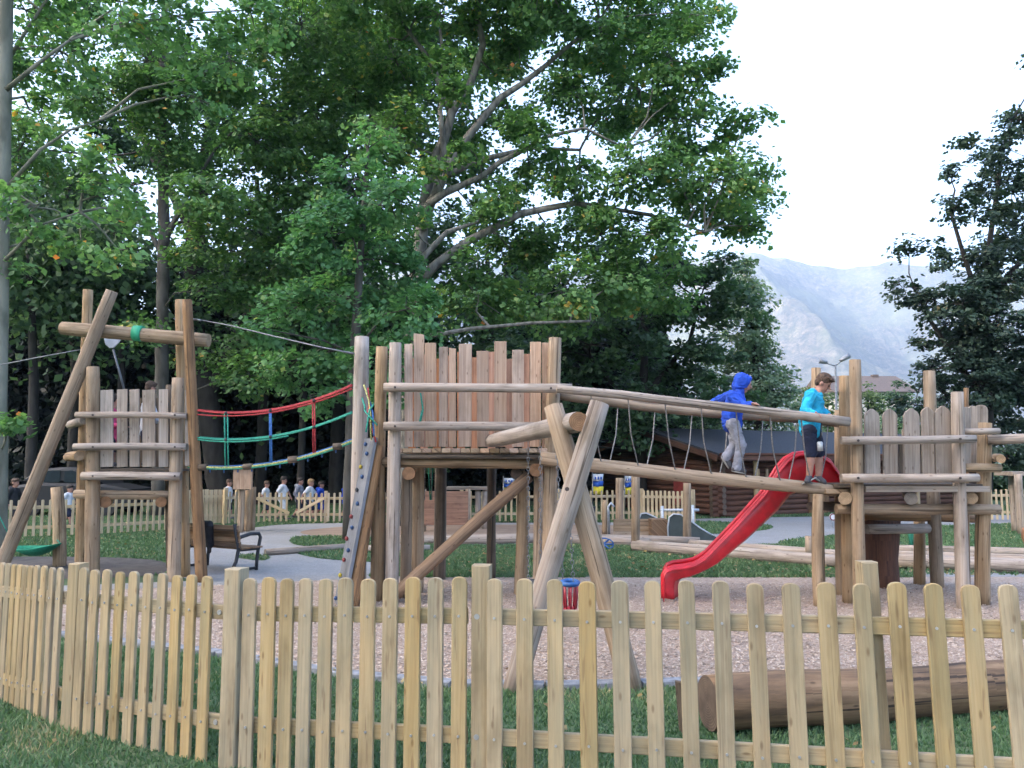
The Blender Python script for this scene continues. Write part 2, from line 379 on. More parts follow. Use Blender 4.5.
back_px = [(1200, 574), (1024, 577), (800, 577), (640, 577), (480, 577), (400, 578), (330, 580), (250, 583), (170, 588), (60, 592), (-60, 596)]
sheet('playground_surface', gp(curb_px+back_px), .004, 'chips_ground')
# light path behind the chips, sweeping from the gate to the right
sheet('path', gp([(-80, 590), (60, 586), (170, 582), (250, 579), (330, 576.5), (400, 574.5), (520, 573.5), (800, 573), (1024, 573), (1300, 570),
                  (1300, 577), (1024, 577), (800, 577), (480, 577), (330, 580), (170, 588), (-80, 596)]), .005, 'path_gravel')
YARD = smoothpoly(gp([(186, 579), (182, 560), (190, 540), (240, 530), (300, 524), (440, 523), (640, 522.5), (700, 519), (800, 517), (900, 516), (1100, 515),
                        (1100, 521), (900, 528), (870, 537), (800, 545), (660, 549), (560, 545), (430, 549), (405, 560), (425, 575), (300, 579)]), 3)
sheet('gravel_yard', YARD, .006, 'path_gravel')
ISL = []
for pts in ([(290, 541), (300, 546), (345, 547), (400, 545), (400, 539), (340, 537), (300, 537)], [(296, 553), (330, 560), (410, 563), (430, 556), (400, 551), (330, 550)],
            [(236, 558), (262, 561), (270, 557), (250, 555)], [(655, 525), (700, 534), (760, 531), (770, 526), (720, 522.5), (670, 522)], [(778, 543), (815, 549), (880, 545), (880, 537), (820, 537)]):
    ISL.append(smoothpoly(gp(pts), 4)); sheet('grass_island', ISL[-1], .010, 'lawn')
sheet('sand_area', smoothpoly(gp([(300, 533), (320, 529), (380, 526), (560, 525), (640, 527), (650, 535), (560, 540), (430, 538), (330, 537)]), 3), .011, 'sand')
sheet('dirt_patch', smoothpoly(gp([(-40, 560), (60, 557), (150, 560), (168, 568), (150, 576), (40, 580), (-40, 582)]), 4), .007, 'dirt')
# curb stones: each its own thing? one continuous kerb line of stones
cb = MB(); cp = [G(x, y) for x, y in curb_px]
for i in range(len(cp)-1):
    a, b_ = cp[i], cp[i+1]; L = (b_-a).length; n = max(1, round(L/.55))
    for k in range(n):
        p = a.lerp(b_, (k+.5)/n); d = (b_-a).normalized()
        cb.box((p.x, p.y, .018), (L/n-.012, .10, .06), math.atan2(d.y, d.x), bev=.008)
structure(cb.build('kerb', 'curb_stone'))
# grass blades near the camera
def inpoly(x, y, poly):
    c = np.zeros(len(x), bool); j = len(poly)-1
    for i in range(len(poly)):
        xi, yi = poly[i]; xj, yj = poly[j]
        c ^= ((yi > y) != (yj > y)) & (x < (xj-xi)*(y-yi)/(yj-yi+1e-12)+xi); j = i
    return c
def blades(n, x0, x1, y0, y1, hmin, hmax, excl=(), w=.004):
    y = rng.uniform(y0, y1, n); x = rng.uniform(x0, x1, n)
    # keep inside a generous view wedge
    k = np.abs(x) < .72*y+.6
    for e in excl: k &= ~inpoly(x, y, e)
    x, y = x[k], y[k]; n = len(x); nz = np.array([noise.noise(Vector((a*1.3, b*1.3, 0))) for a, b in zip(x, y)])
    h = rng.uniform(hmin, hmax, n)*(1+.5*nz); a = rng.uniform(0, 2*np.pi, n); ln = rng.normal(0, .5, (n, 2))*h[:, None]
    ww = w*(.7+.6*rng.random(n))*(1+y*.12)
    V = np.zeros((n, 3, 3)); V[:, 0] = np.c_[x-np.cos(a)*ww, y-np.sin(a)*ww, np.zeros(n)]; V[:, 1] = np.c_[x+np.cos(a)*ww, y+np.sin(a)*ww, np.zeros(n)]
    V[:, 2] = np.c_[x+ln[:, 0], y+ln[:, 1], h]
    t = np.clip(.45+.5*nz+rng.normal(0, .2, n), 0, 1)
    return V.reshape(-1, 3), np.arange(n*3).reshape(-1, 3), t
chips_poly = gp(curb_px+back_px)
V, F, t = blades(190000, -5.5, 5.5, 3.0, 7.6, .018, .042, excl=[chips_poly])
stuff(npmesh('grass', V, F, 'grass_blade', t), 'short green grass growing along the near picket fence', 'grass')
isl = [(G(300, 0+577).x, 11.2)]
V, F, t = blades(60000, -2.0, 5.6, 11.35, 15.6, .03, .07, w=.007)
stuff(npmesh('grass', V, F, 'grass_blade', t), 'green lawn strip between the wood chips and the grey border logs', 'grass')
n = 260000; y = 11.5+rng.random(n)**.8*18; x = rng.uniform(-1, 1, n)*.72*y; k = ~inpoly(x, y, YARD)
k |= np.any([inpoly(x, y, q) for q in ISL], axis=0)
dirt_ = smoothpoly(gp([(-40, 560), (60, 557), (150, 560), (168, 568), (150, 576), (40, 580), (-40, 582)]), 4); k &= ~inpoly(x, y, dirt_)
x, y = x[k], y[k]; n = len(x); h = rng.uniform(.03, .07, n); a = rng.uniform(0, 6.28, n); ww = .010+.0007*y; ln = rng.normal(0, .5, (n, 2))*h[:, None]
V = np.zeros((n, 3, 3)); V[:, 0] = np.c_[x-np.cos(a)*ww, y-np.sin(a)*ww, np.full(n, .008)]; V[:, 1] = np.c_[x+np.cos(a)*ww, y+np.sin(a)*ww, np.full(n, .008)]; V[:, 2] = np.c_[x+ln[:, 0], y+ln[:, 1], h]
stuff(npmesh('grass', V.reshape(-1, 3), np.arange(n*3).reshape(-1, 3), 'grass_blade', np.clip(rng.normal(.5, .25, n), 0, 1)), 'mown grass of the farther lawn and grass islands round the grey yard', 'grass')
def flats(n, gen, size, z, up=.25):
    xy = gen(n); n = len(xy); a = rng.uniform(0, 2*np.pi, n); s = size*(.5+rng.random(n)); asp = .35+.6*rng.random(n)
    t1 = np.c_[np.cos(a), np.sin(a), rng.normal(0, up, n)]; t2 = np.c_[-np.sin(a), np.cos(a), rng.normal(0, up, n)]
    c = np.c_[xy, np.full(n, z)]; A = t1*s[:, None]; B = t2*(s*asp)[:, None]
    V = np.stack([c-A, c-B, c+A, c+B], 1).reshape(-1, 3); return V, np.arange(4*n).reshape(-1, 4), rng.random(n)
def gen_chips(n):
    y = 5.6+ (rng.random(n)**1.6)*5.2; x = rng.uniform(-1, 1, n)*(.68*y)
    k = inpoly(x, y, chips_poly); return np.c_[x[k], y[k]]
V, F, t = flats(170000, gen_chips, .0095, .014)
stuff(npmesh('wood_chips', V, F, 'chips', t), 'pale pinkish wood chips scattered over the playground surface', 'wood chips')
def gen_leaf(n):
    k = rng.random(n); y = np.where(k < .06, rng.uniform(4.6, 6.6, n), np.where(k < .62, rng.uniform(11.4, 15, n), rng.uniform(13.5, 24, n)))
    x = np.where(k < .06, rng.uniform(-4, 4, n), np.where(k < .62, rng.uniform(-1.5, 7, n), rng.uniform(-15, -6, n)))
    q = ~inpoly(x, y, chips_poly) | (rng.random(n) < .2); return np.c_[x[q], y[q]]
V, F, t = flats(1800, gen_leaf, .024, .05, .35)
stuff(npmesh('fallen_leaves', V, F, 'fallen', t), 'dry yellow brown leaves fallen on the grass', 'leaves')
# ------------------------------------------------------------------ mountain
def ridged(x, y, oct=6):
    v = 0; a = 1; f = 1; tot = 0
    for i in range(oct):
        v += a*(1-abs(noise.noise(Vector((x*f+7.3*i, y*f-3.1*i, i*1.7)))*1.9)); tot += a; a *= .52; f *= 2.03
    return v/tot
nx, ny = 420, 220; X0, X1, Y0, Y1 = -500, 3000, 1500, 3300
gx = np.linspace(X0, X1, nx); gy = np.linspace(Y0, Y1, ny); V = np.zeros((ny, nx, 3))
crest = [(-500, 700), (300, 640), (720, 690), (810, 705), (900, 685), (1050, 650), (1150, 648), (1250, 672), (1400, 660), (1800, 600), (3000, 480)]
cxs, czs = zip(*crest)
for j, y in enumerate(gy):
    for i, x in enumerate(gx):
        t = (y-Y0)/(2650-Y0); prof = min(1, max(0, t))**.9 if t < 1 else max(0, 1-(t-1)*.9)
        base = np.interp(x*2650/max(y, 2000) if t < 1 else x, cxs, czs)
        env = 4*max(0, min(1, t))*(1-max(0, min(1, t))) 
        z = prof*base+env*330*(ridged(x/900+.35, y/1500+2.2)-.62)+14*noise.noise(Vector((x/60, y/60, 3)))*min(1, t*4 if t > 0 else 0)
        V[j, i] = (x, y, max(-.9, z-1 if t < .02 else z))
V = V.reshape(-1, 3); q = (np.arange(ny-1)[:, None]*nx+np.arange(nx-1)[None]).ravel()
F = np.c_[q, q+1, q+nx+1, q+nx]
m, nt, b, out = newmat('mountain'); tc = N(nt, 'ShaderNodeTexCoord')
n1 = N(nt, 'ShaderNodeTexNoise'); n1.inputs['Scale'].default_value = .06; n1.inputs['Detail'].default_value = 8; n1.inputs['Roughness'].default_value = .75; nt.links.new(tc.outputs['Object'], n1.inputs['Vector'])
n2 = N(nt, 'ShaderNodeTexNoise'); n2.inputs['Scale'].default_value = .006; n2.inputs['Detail'].default_value = 5; nt.links.new(tc.outputs['Object'], n2.inputs['Vector'])
col = ramp(nt, n1.outputs[0], [(.38, (.018, .026, .024)), (.5, (.055, .055, .05)), (.60, (.11, .10, .088)), (.72, (.19, .165, .15))])
col = mixc(nt, ramp(nt, n2.outputs[0], [(.4, (0, 0, 0)), (.65, (.75, .75, .75))]), col, (.10, .12, .07))
nt.links.new(col, b.inputs['Base Color']); b.inputs['Roughness'].default_value = 1; bump(nt, b, n1.outputs[0], 1, 14)
structure(npmesh('mountain', V, F, 'mountain', smooth=True))
# ------------------------------------------------------------------ trees
def make_tree(name, label, cat, base, trunk, limbs, blobs, leaf, mat, barkm, density=9, per=60, cr=.5, group=None, tone=0, twig=True, flat=.5, lsc=1.0):
    """trunk: [(point, r)], limbs: list of same, blobs: [(centre, radius)]"""
    root = thing(name, label, cat, base, group); mb = MB()
    allp = []
    for L in [trunk]+limbs:
        pts = [p for p, r in L]; rr = [r*lsc for p, r in L]
        mb.log(pts, rr, seg=10, wob=.10, caps=(0, 0), step=.5); allp += pts
        for a, c in zip(pts[:-1], pts[1:]): allp += [a.lerp(c, .33), a.lerp(c, .66)]
    VV = []; TT = []; NN = []
    for (c, r) in blobs:
        if twig:
            q = min(allp, key=lambda p: (p-c).length+max(0, p.z-c.z)*.6)
            m1 = q.lerp(c, .33)+Vector((random.uniform(-.25, .25), random.uniform(-.25, .25), random.uniform(.0, .35)))*r; m2 = q.lerp(c, .68)+Vector((random.uniform(-.25, .25), random.uniform(-.25, .25), random.uniform(-.05, .3)))*r
            mb.log([q, m1, m2, c], [.022+.010*r, .018+.008*r, .014+.006*r, .012], seg=5, wob=.05, caps=(None, None), step=1)
        nc = max(4, int(density*r*r))
        d = rng.normal(size=(nc, 3)); d /= np.linalg.norm(d, axis=1)[:, None]
        rad = r*(.35+.65*rng.random(nc)**.6); C = np.array(c)+d*rad[:, None]*np.array([1, 1, .85])
        if twig:
            for k in range(0, nc, 2):
                mb.log([c, Vector(C[k])], [.018, .008], seg=3, wob=0, caps=(None, None), step=9)
        tc_ = rng.random(nc)
        n = rng.poisson(per, nc)+3; idx = np.repeat(np.arange(nc), n); N_ = len(idx)
        crr = cr*(.6+.7*rng.random(nc))
        g = np.clip(rng.normal(size=(N_, 3)), -1.7, 1.7)*.5; off = g*crr[idx][:, None]*np.array([1, 1, flat])
        off[:, 2] -= .35*np.linalg.norm(off[:, :2], axis=1)
        pos = C[idx]+off
        nrm = d[idx]*.55+np.array([0, 0, .85])+rng.normal(size=(N_, 3))*.45
        VV.append(pos); NN.append(nrm); TT.append(np.clip(.42+(tc_[idx]-.5)*.5+rng.normal(0, .17, N_)+tone, 0, .96)+(rng.random(N_) < .012)*.3)
    pos = np.concatenate(VV); nrm = np.concatenate(NN); tt = np.clip(np.concatenate(TT), 0, 1)
    nrm /= np.linalg.norm(nrm, axis=1)[:, None]; n = len(pos)
    a = rng.normal(size=(n, 3)); u = np.cross(nrm, a); u /= np.linalg.norm(u, axis=1)[:, None]; w = np.cross(nrm, u)
    s = leaf*(.6+.7*rng.random(n))[:, None]
    Q = np.stack([pos-u*s*.5, pos-w*s*.42-nrm*s*.08+u*s*.08, pos+u*s*.5-nrm*s*.12, pos+w*s*.42-nrm*s*.08+u*s*.08], 1).reshape(-1, 3)
    npmesh('crown', Q, np.arange(4*n).reshape(-1, 4), mat, tt, root)
    mb.build('trunk', barkm, root)
    return root, n
def pl(lst, Y):
    """[(px,py,r)] -> limb at depth Y (or per-point depth)"""
    return [(P(t[0], t[1], t[3] if len(t) > 3 else Y), t[2]) for t in lst]
def bl(lst, Y, dy=1.6):
    return [(P(x, y, Y+random.uniform(-dy, dy)), r/FOC*Y) for x, y, r in lst]
TN = 0
def mk(*a, **k):
    global TN
    o, n = make_tree(*a, **k); TN += n
Y = 20.5
mk('plane_tree', 'tall plane tree with pale forked limbs reaching right across the sky', 'tree', (P(405, 500, Y).x, Y, 0),
   pl([(404, 528, .36), (410, 400, .31), (414, 300, .27), (424, 205, .22)], Y),
   [pl([(424, 205, .20), (432, 165, .18), (446, 135, .16), (452, 112, .15), (470, 85, .13), (483, 45, .11), (478, 20, .1), (480, -30, .08), (470, -60, .06)], Y),
    pl([(424, 215, .16), (440, 185, .15), (452, 158, .14), (478, 124, .12), (500, 98, .11), (522, 84, .09), (545, 66, .08), (600, 20, .05)], Y-.5),
    pl([(428, 205, .13), (445, 193, .12), (465, 184, .10), (482, 176, .10), (500, 162, .09), (528, 148, .07), (545, 137, .06), (585, 128, .045), (625, 148, .03)], Y-1), pl([(424, 230, .12), (436, 190, .12), (444, 150, .11), (440, 110, .09), (446, 80, .07), (440, 30, .05)], Y-.2),
    pl([(437, 180, .12), (480, 160, .1), (530, 148, .07), (580, 150, .05)], Y+.5),
    pl([(416, 285, .2), (435, 265, .15), (470, 240, .13), (520, 214, .11), (575, 203, .09), (650, 215, .06), (705, 232, .03)], Y-1.2),
    pl([(416, 338, .07), (470, 329, .06), (530, 323, .05), (590, 321, .035)], Y-2.2), pl([(412, 300, .14), (425, 255, .1), (447, 232, .08), (478, 222, .04)], Y-1.5),
    pl([(450, 110, .12), (430, 60, .09), (400, 20, .06)], Y+.5)],
   bl([(600, 30, 62), (540, -25, 66), (660, 0, 58), (672, 60, 40), (640, 90, 50), (690, 120, 46), (732, 172, 40), (690, 185, 44), (640, 165, 40), (600, 235, 40), (575, 175, 28), (655, 235, 34),
       (722, 212, 30), (520, 258, 40), (562, 290, 42), (480, 300, 46), (440, 15, 52), (395, 60, 50), (500, 20, 44), (575, 95, 34), (620, 50, 40), (700, 15, 26), (762, 198, 16), (752, 225, 14), (748, 120, 18), (716, 60, 12),
       (390, 130, 40), (400, 190, 26), (620, 280, 40), (660, 285, 36), (540, 235, 34), (500, 190, 22), (520, 60, 24), (590, -90, 60), (460, -70, 70), (360, -30, 60)], Y, 1.8)+bl([(510, 112, 30), (532, 172, 26), (478, 60, 30), (556, 84, 26), (604, 128, 26), (470, 120, 28), (520, 45, 28), (450, 160, 24), (480, 215, 22), (585, 215, 24), (545, 20, 30)], Y+3.2, .5)+bl([(503, 196, 15), (468, 148, 13), (562, 160, 20), (442, 66, 20), (522, 122, 14), (405, 225, 24), (478, 262, 22), (455, 90, 12), (600, 205, 16), (540, 135, 14), (430, 165, 10), (560, 312, 20), (490, 205, 9)], Y-1.6, .4),
   .138, 'leaf_plane', 'bark_plane', density=18, per=92, lsc=.78, cr=.50, group='large trees behind the playground')
Y = 16.5
mk('maple_tree', 'bushy bright green maple with dense low crown left of the middle tower', 'tree', (P(352, 500, Y).x, Y, 0),
   pl([(350, 540, .16), (352, 400, .12), (360, 260, .08), (368, 150, .03)], Y), [],
   bl([(368, 148, 24), (352, 185, 36), (388, 195, 32), (330, 235, 44), (385, 250, 44), (350, 300, 52), (405, 310, 36), (300, 305, 40), (330, 350, 44), (375, 365, 40), (298, 360, 34), (270, 330, 24), (415, 270, 24), (310, 395, 26)], Y, 1.2),
   .122, 'leaf_maple', 'bark_grey', density=23, per=88, cr=.40, group='large trees behind the playground')
Y = 13.5
mk('broadleaf_tree', 'pale trunked tree at the left edge with leafy boughs above the leaning pole', 'tree', (P(4, 500, Y).x, Y, 0),
   pl([(-1, 560, .13), (0, 400, .12), (2, 250, .12), (4, 100, .12), (8, -60, .10)], Y),
   [pl([(5, 190, .04), (40, 150, .03), (70, 130, .02), (100, 120, .012)], Y), pl([(6, 90, .045), (40, 62, .03), (70, 40, .02)], Y-.5), pl([(8, 60, .04), (30, 25, .03), (60, -20, .02)], Y+.5),
    pl([(5, 260, .03), (40, 225, .02), (80, 212, .012)], Y-.5)],
   bl([(60, 50, 44), (125, 20, 46), (40, 115, 36), (110, 190, 30), (35, 205, 34), (80, 225, 34), (190, 20, 44), (60, -40, 60), (190, 95, 34), (130, 215, 24), (118, 250, 18), (52, 235, 18), (230, 60, 30), (25, 10, 40), (150, -50, 60), (250, 10, 40), (12, 268, 10), (10, 420, 8), (90, 150, 22)], Y, 1.3),
   .12, 'leaf_left', 'bark_edge', density=20, per=60, cr=.36, group='large trees behind the playground')
Y = 24
mk('broadleaf_tree', 'slim trunked tree behind the left tower with full green crown', 'tree', (P(165, 500, Y).x, Y, 0),
   pl([(158, 515, .22), (162, 350, .19), (164, 230, .17), (162, 120, .13), (165, 0, .1)], Y),
   [pl([(165, 240, .10), (190, 190, .07), (215, 150, .04)], Y), pl([(164, 260, .08), (135, 200, .05), (110, 160, .03)], Y), pl([(163, 120, .06), (200, 80, .04), (240, 50, .03)], Y)],
   bl([(230, 60, 54), (300, 25, 60), (255, 140, 44), (315, 110, 50), (205, 195, 38), (250, 215, 40), (360, 30, 54), (355, 90, 44), (225, 290, 34), (150, 60, 50), (95, 95, 36), (75, 10, 50), (20, 60, 40),
       (300, 180, 46), (205, 245, 30), (190, 150, 40), (165, 150, 30), (160, 95, 36), (140, 330, 20), (200, 350, 22), (240, 340, 24), (150, 110, 36), (20, 150, 46), (270, 260, 36), (250, 375, 28), (300, 240, 34)], Y, 2.5),
   .148, 'leaf_plane', 'bark_grey', density=16, per=88, cr=.58, group='large trees behind the playground', tone=-.08)
Y = 29
mk('broadleaf_tree', 'leaning dark trunked tree behind the rope bridge', 'tree', (P(214, 500, Y).x, Y, 0),
   pl([(222, 506, .42), (208, 400, .40), (192, 320, .36), (196, 220, .3), (215, 100, .2)], Y),
   [pl([(208, 400, .25), (240, 330, .2), (280, 260, .12), (330, 180, .08)], Y), pl([(196, 240, .2), (150, 150, .14), (110, 80, .08)], Y)],
   bl([(300, 140, 60), (350, 200, 55), (240, 110, 55), (190, 70, 45), (380, 120, 50), (420, 60, 55), (320, 50, 60), (130, 130, 44), (90, 200, 50), (120, 270, 40), (440, 240, 50), (400, 320, 50), (300, 330, 50),
       (460, 150, 36), (500, 60, 30), (30, 180, 60), (50, 280, 60), (170, 310, 40)], Y, 3),
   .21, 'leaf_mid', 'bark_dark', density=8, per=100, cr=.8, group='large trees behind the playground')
Y = 26
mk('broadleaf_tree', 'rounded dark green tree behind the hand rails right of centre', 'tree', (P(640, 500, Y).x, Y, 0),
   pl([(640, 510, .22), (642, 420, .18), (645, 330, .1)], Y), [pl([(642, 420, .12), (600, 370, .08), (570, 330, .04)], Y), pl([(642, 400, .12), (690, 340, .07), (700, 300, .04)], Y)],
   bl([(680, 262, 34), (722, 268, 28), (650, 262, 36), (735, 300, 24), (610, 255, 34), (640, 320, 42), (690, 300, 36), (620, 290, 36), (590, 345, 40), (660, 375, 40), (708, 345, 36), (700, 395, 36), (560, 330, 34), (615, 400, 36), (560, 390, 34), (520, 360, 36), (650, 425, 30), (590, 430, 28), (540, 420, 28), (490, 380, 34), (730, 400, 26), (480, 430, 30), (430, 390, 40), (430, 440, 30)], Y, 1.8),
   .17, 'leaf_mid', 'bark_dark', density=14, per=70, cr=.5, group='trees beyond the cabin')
Y = 30
mk('broadleaf_tree', 'grey green conical tree at the right end of the tree mass before the mountain', 'tree', (P(758, 500, Y).x, Y, 0),
   pl([(760, 505, .2), (758, 400, .14), (750, 290, .06)], Y), [],
   bl([(744, 262, 12), (738, 280, 20), (752, 285, 16), (748, 322, 28), (768, 390, 28), (752, 372, 30), (750, 300, 22), (757, 335, 26), (766, 370, 28), (758, 400, 34), (738, 345, 30), (776, 405, 22), (730, 300, 22), (720, 380, 28), (770, 425, 24), (740, 430, 26), (700, 425, 24)], Y, 1.2),
   .15, 'leaf_olive', 'bark_dark', density=18, per=60, cr=.45, group='trees beyond the cabin')
Y = 29
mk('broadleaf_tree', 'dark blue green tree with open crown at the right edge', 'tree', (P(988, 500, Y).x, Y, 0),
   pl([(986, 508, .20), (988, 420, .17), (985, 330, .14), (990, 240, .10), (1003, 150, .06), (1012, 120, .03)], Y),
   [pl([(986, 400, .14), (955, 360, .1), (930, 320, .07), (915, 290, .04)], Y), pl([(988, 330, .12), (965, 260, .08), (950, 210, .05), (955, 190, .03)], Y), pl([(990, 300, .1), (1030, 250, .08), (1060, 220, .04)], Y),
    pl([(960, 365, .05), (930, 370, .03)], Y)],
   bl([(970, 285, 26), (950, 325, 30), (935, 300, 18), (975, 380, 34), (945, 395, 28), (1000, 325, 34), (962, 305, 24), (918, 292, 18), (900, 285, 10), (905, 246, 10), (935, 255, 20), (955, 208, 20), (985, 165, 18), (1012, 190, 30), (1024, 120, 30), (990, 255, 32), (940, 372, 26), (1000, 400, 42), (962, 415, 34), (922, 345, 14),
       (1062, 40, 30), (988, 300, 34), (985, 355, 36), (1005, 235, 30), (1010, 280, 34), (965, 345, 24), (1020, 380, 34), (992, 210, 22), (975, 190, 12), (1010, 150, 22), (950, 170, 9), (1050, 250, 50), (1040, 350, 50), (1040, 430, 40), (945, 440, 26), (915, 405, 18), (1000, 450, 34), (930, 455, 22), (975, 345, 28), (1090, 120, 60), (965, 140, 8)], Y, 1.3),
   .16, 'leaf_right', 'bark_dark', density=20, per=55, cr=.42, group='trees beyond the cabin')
# distant shrubs and trees under the mountain
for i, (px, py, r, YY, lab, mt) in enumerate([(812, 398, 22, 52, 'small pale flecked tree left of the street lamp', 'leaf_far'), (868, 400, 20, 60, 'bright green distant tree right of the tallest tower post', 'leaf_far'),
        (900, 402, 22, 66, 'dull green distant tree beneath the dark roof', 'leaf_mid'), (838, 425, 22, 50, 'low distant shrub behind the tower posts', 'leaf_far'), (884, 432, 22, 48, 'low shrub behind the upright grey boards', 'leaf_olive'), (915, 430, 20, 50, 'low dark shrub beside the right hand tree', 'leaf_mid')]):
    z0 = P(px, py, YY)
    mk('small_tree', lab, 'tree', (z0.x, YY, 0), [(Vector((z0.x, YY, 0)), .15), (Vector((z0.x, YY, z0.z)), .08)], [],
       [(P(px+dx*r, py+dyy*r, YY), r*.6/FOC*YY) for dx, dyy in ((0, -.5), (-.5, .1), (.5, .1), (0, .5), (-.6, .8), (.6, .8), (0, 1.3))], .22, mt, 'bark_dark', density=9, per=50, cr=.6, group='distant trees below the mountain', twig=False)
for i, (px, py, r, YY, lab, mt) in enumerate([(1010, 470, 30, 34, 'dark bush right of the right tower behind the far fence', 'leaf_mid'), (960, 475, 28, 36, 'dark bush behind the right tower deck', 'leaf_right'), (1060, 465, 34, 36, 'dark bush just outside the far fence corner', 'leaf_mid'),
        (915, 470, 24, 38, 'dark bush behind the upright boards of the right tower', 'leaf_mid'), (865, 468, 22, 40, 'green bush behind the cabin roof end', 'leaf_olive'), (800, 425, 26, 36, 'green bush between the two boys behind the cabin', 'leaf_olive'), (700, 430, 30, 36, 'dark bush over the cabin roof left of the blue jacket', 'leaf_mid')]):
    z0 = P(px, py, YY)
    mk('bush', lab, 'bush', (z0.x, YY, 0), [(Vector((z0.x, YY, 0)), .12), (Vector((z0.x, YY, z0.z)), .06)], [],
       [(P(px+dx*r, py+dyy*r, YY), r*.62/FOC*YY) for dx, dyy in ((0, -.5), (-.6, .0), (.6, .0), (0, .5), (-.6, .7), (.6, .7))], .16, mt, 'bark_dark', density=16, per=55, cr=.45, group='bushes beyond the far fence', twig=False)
# the dark wood behind, one mass
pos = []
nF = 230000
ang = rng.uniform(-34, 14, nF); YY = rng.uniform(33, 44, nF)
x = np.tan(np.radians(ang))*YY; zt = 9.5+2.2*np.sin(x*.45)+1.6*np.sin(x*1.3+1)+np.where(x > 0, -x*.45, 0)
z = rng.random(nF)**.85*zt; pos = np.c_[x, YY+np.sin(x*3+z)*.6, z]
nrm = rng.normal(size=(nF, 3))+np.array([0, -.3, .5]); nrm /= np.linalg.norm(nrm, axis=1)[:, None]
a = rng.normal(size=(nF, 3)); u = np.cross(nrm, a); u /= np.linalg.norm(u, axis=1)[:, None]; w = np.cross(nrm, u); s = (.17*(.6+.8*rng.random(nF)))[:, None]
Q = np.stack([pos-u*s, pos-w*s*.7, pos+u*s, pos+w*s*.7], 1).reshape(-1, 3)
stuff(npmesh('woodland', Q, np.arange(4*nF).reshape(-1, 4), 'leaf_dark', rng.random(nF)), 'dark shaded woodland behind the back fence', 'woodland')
for i, (px, YY, wpx, top) in enumerate([(30, 27, .2, 200), (72, 31, .25, 180), (118, 28, .16, 220), (260, 31, .24, 180), (300, 28, .14, 250), (335, 32, .3, 200), (490, 31, .2, 250)]):
    b0 = P(px, 500, YY); 
    tr = thing('forest_tree', ['thin', 'stout', 'slim', 'broad', 'slender', 'thick', 'upright'][i]+' dark trunked tree '+['near the left edge behind the leaning pole', 'directly behind the left tower', 'behind the upright net handle', 'under the rope bridge middle', 'behind the gates', 'left of the middle tower', 'behind the middle tower boards'][i], 'tree', (b0.x, YY, 0), 'dark trees at the edge of the wood')
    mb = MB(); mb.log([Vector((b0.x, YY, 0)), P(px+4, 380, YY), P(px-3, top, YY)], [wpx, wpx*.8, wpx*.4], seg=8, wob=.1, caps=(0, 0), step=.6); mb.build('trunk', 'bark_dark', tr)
    n = 2600; c = np.array(P(px, top+70, YY)); p = c+rng.normal(size=(n, 3))*np.array([1.3, 1.0, 1.3]); nrm = rng.normal(size=(n, 3))+np.array([0, 0, .8]); nrm /= np.linalg.norm(nrm, axis=1)[:, None]
    a = rng.normal(size=(n, 3)); u = np.cross(nrm, a); u /= np.linalg.norm(u, axis=1)[:, None]; w = np.cross(nrm, u); s = (.14*(.6+.8*rng.random(n)))[:, None]
    npmesh('crown', np.stack([p-u*s, p-w*s*.7, p+u*s, p+w*s*.7], 1).reshape(-1, 3), np.arange(4*n).reshape(-1, 4), 'leaf_mid', rng.random(n), tr)
print('LEAVES', TN)
# ------------------------------------------------------------------ near picket fence
def lerp_tab(tab, x):
    xs = [t[0] for t in tab]; return [float(np.interp(x, xs, [t[i] for t in tab])) for i in range(1, len(tab[0]))]
FT = [(2, 5.75, 562.5), (75, 5.02, 567), (236, 4.42, 577), (483, 4.08, 577), (600, 3.93, 580), (868, 3.68, 582), (1010, 3.56, 584), (1100, 3.48, 586)]
def fpt(px):
    Y, py = lerp_tab(FT, px); p = P(px, py, Y); return p
side = thing('picket_fence', 'short side stretch of light wooden picket fence running away at the left edge', 'fence', (-3.2, 5.4, 0))
front = thing('picket_fence', 'long light wooden picket fence across the foreground with widely spaced pickets', 'fence', (0, 4.1, 0))
def pickets(root, pxs, w, off, lean=None):
    for px in pxs:
        p = fpt(px); q = fpt(px+3); d = Vector((q.x-p.x, q.y-p.y, 0)).normalized(); nrm = Vector((d.y, -d.x, 0))
        if nrm.y > 0: nrm = -nrm
        tl = lean(px) if lean else 0
        o = nrm*off; top = p+o; H = 1.0+random.uniform(-.008, .008); b = top-Vector((0, 0, H))+d*tl*H
        top = top+Vector((0, 0, random.uniform(-.006, .006)))
        mb = MB(); mb.board(b, top, w*random.uniform(.94, 1.06), .021, nrm, 'round', bev=.003)
        pk = mb.build('picket', 'fence_wood', root)
        for fr in (.19, .765):
            c = top.lerp(b, fr)+nrm*.0125
            s = MB(); s.log([c-nrm*.003, c+nrm*.003], .0065, seg=8, wob=0, caps=(0, 0), step=1); s.build('screw', 'bolt', pk)
def frail(root, a, b, off, zt, th=.028, h=.078):
    pa, pb = fpt(a), fpt(b); d = (pb-pa); d.z = 0; d.normalize(); nrm = Vector((d.y, -d.x, 0)); nrm = -nrm if nrm.y > 0 else nrm
    mb = MB(); dz = Vector((0, 0, -zt)); mb.board(pa+nrm*off+dz, pb+nrm*off+dz, h, th, nrm, 'flat', bev=.004)
    return mb.build('rail', 'fence_wood', root), nrm, d
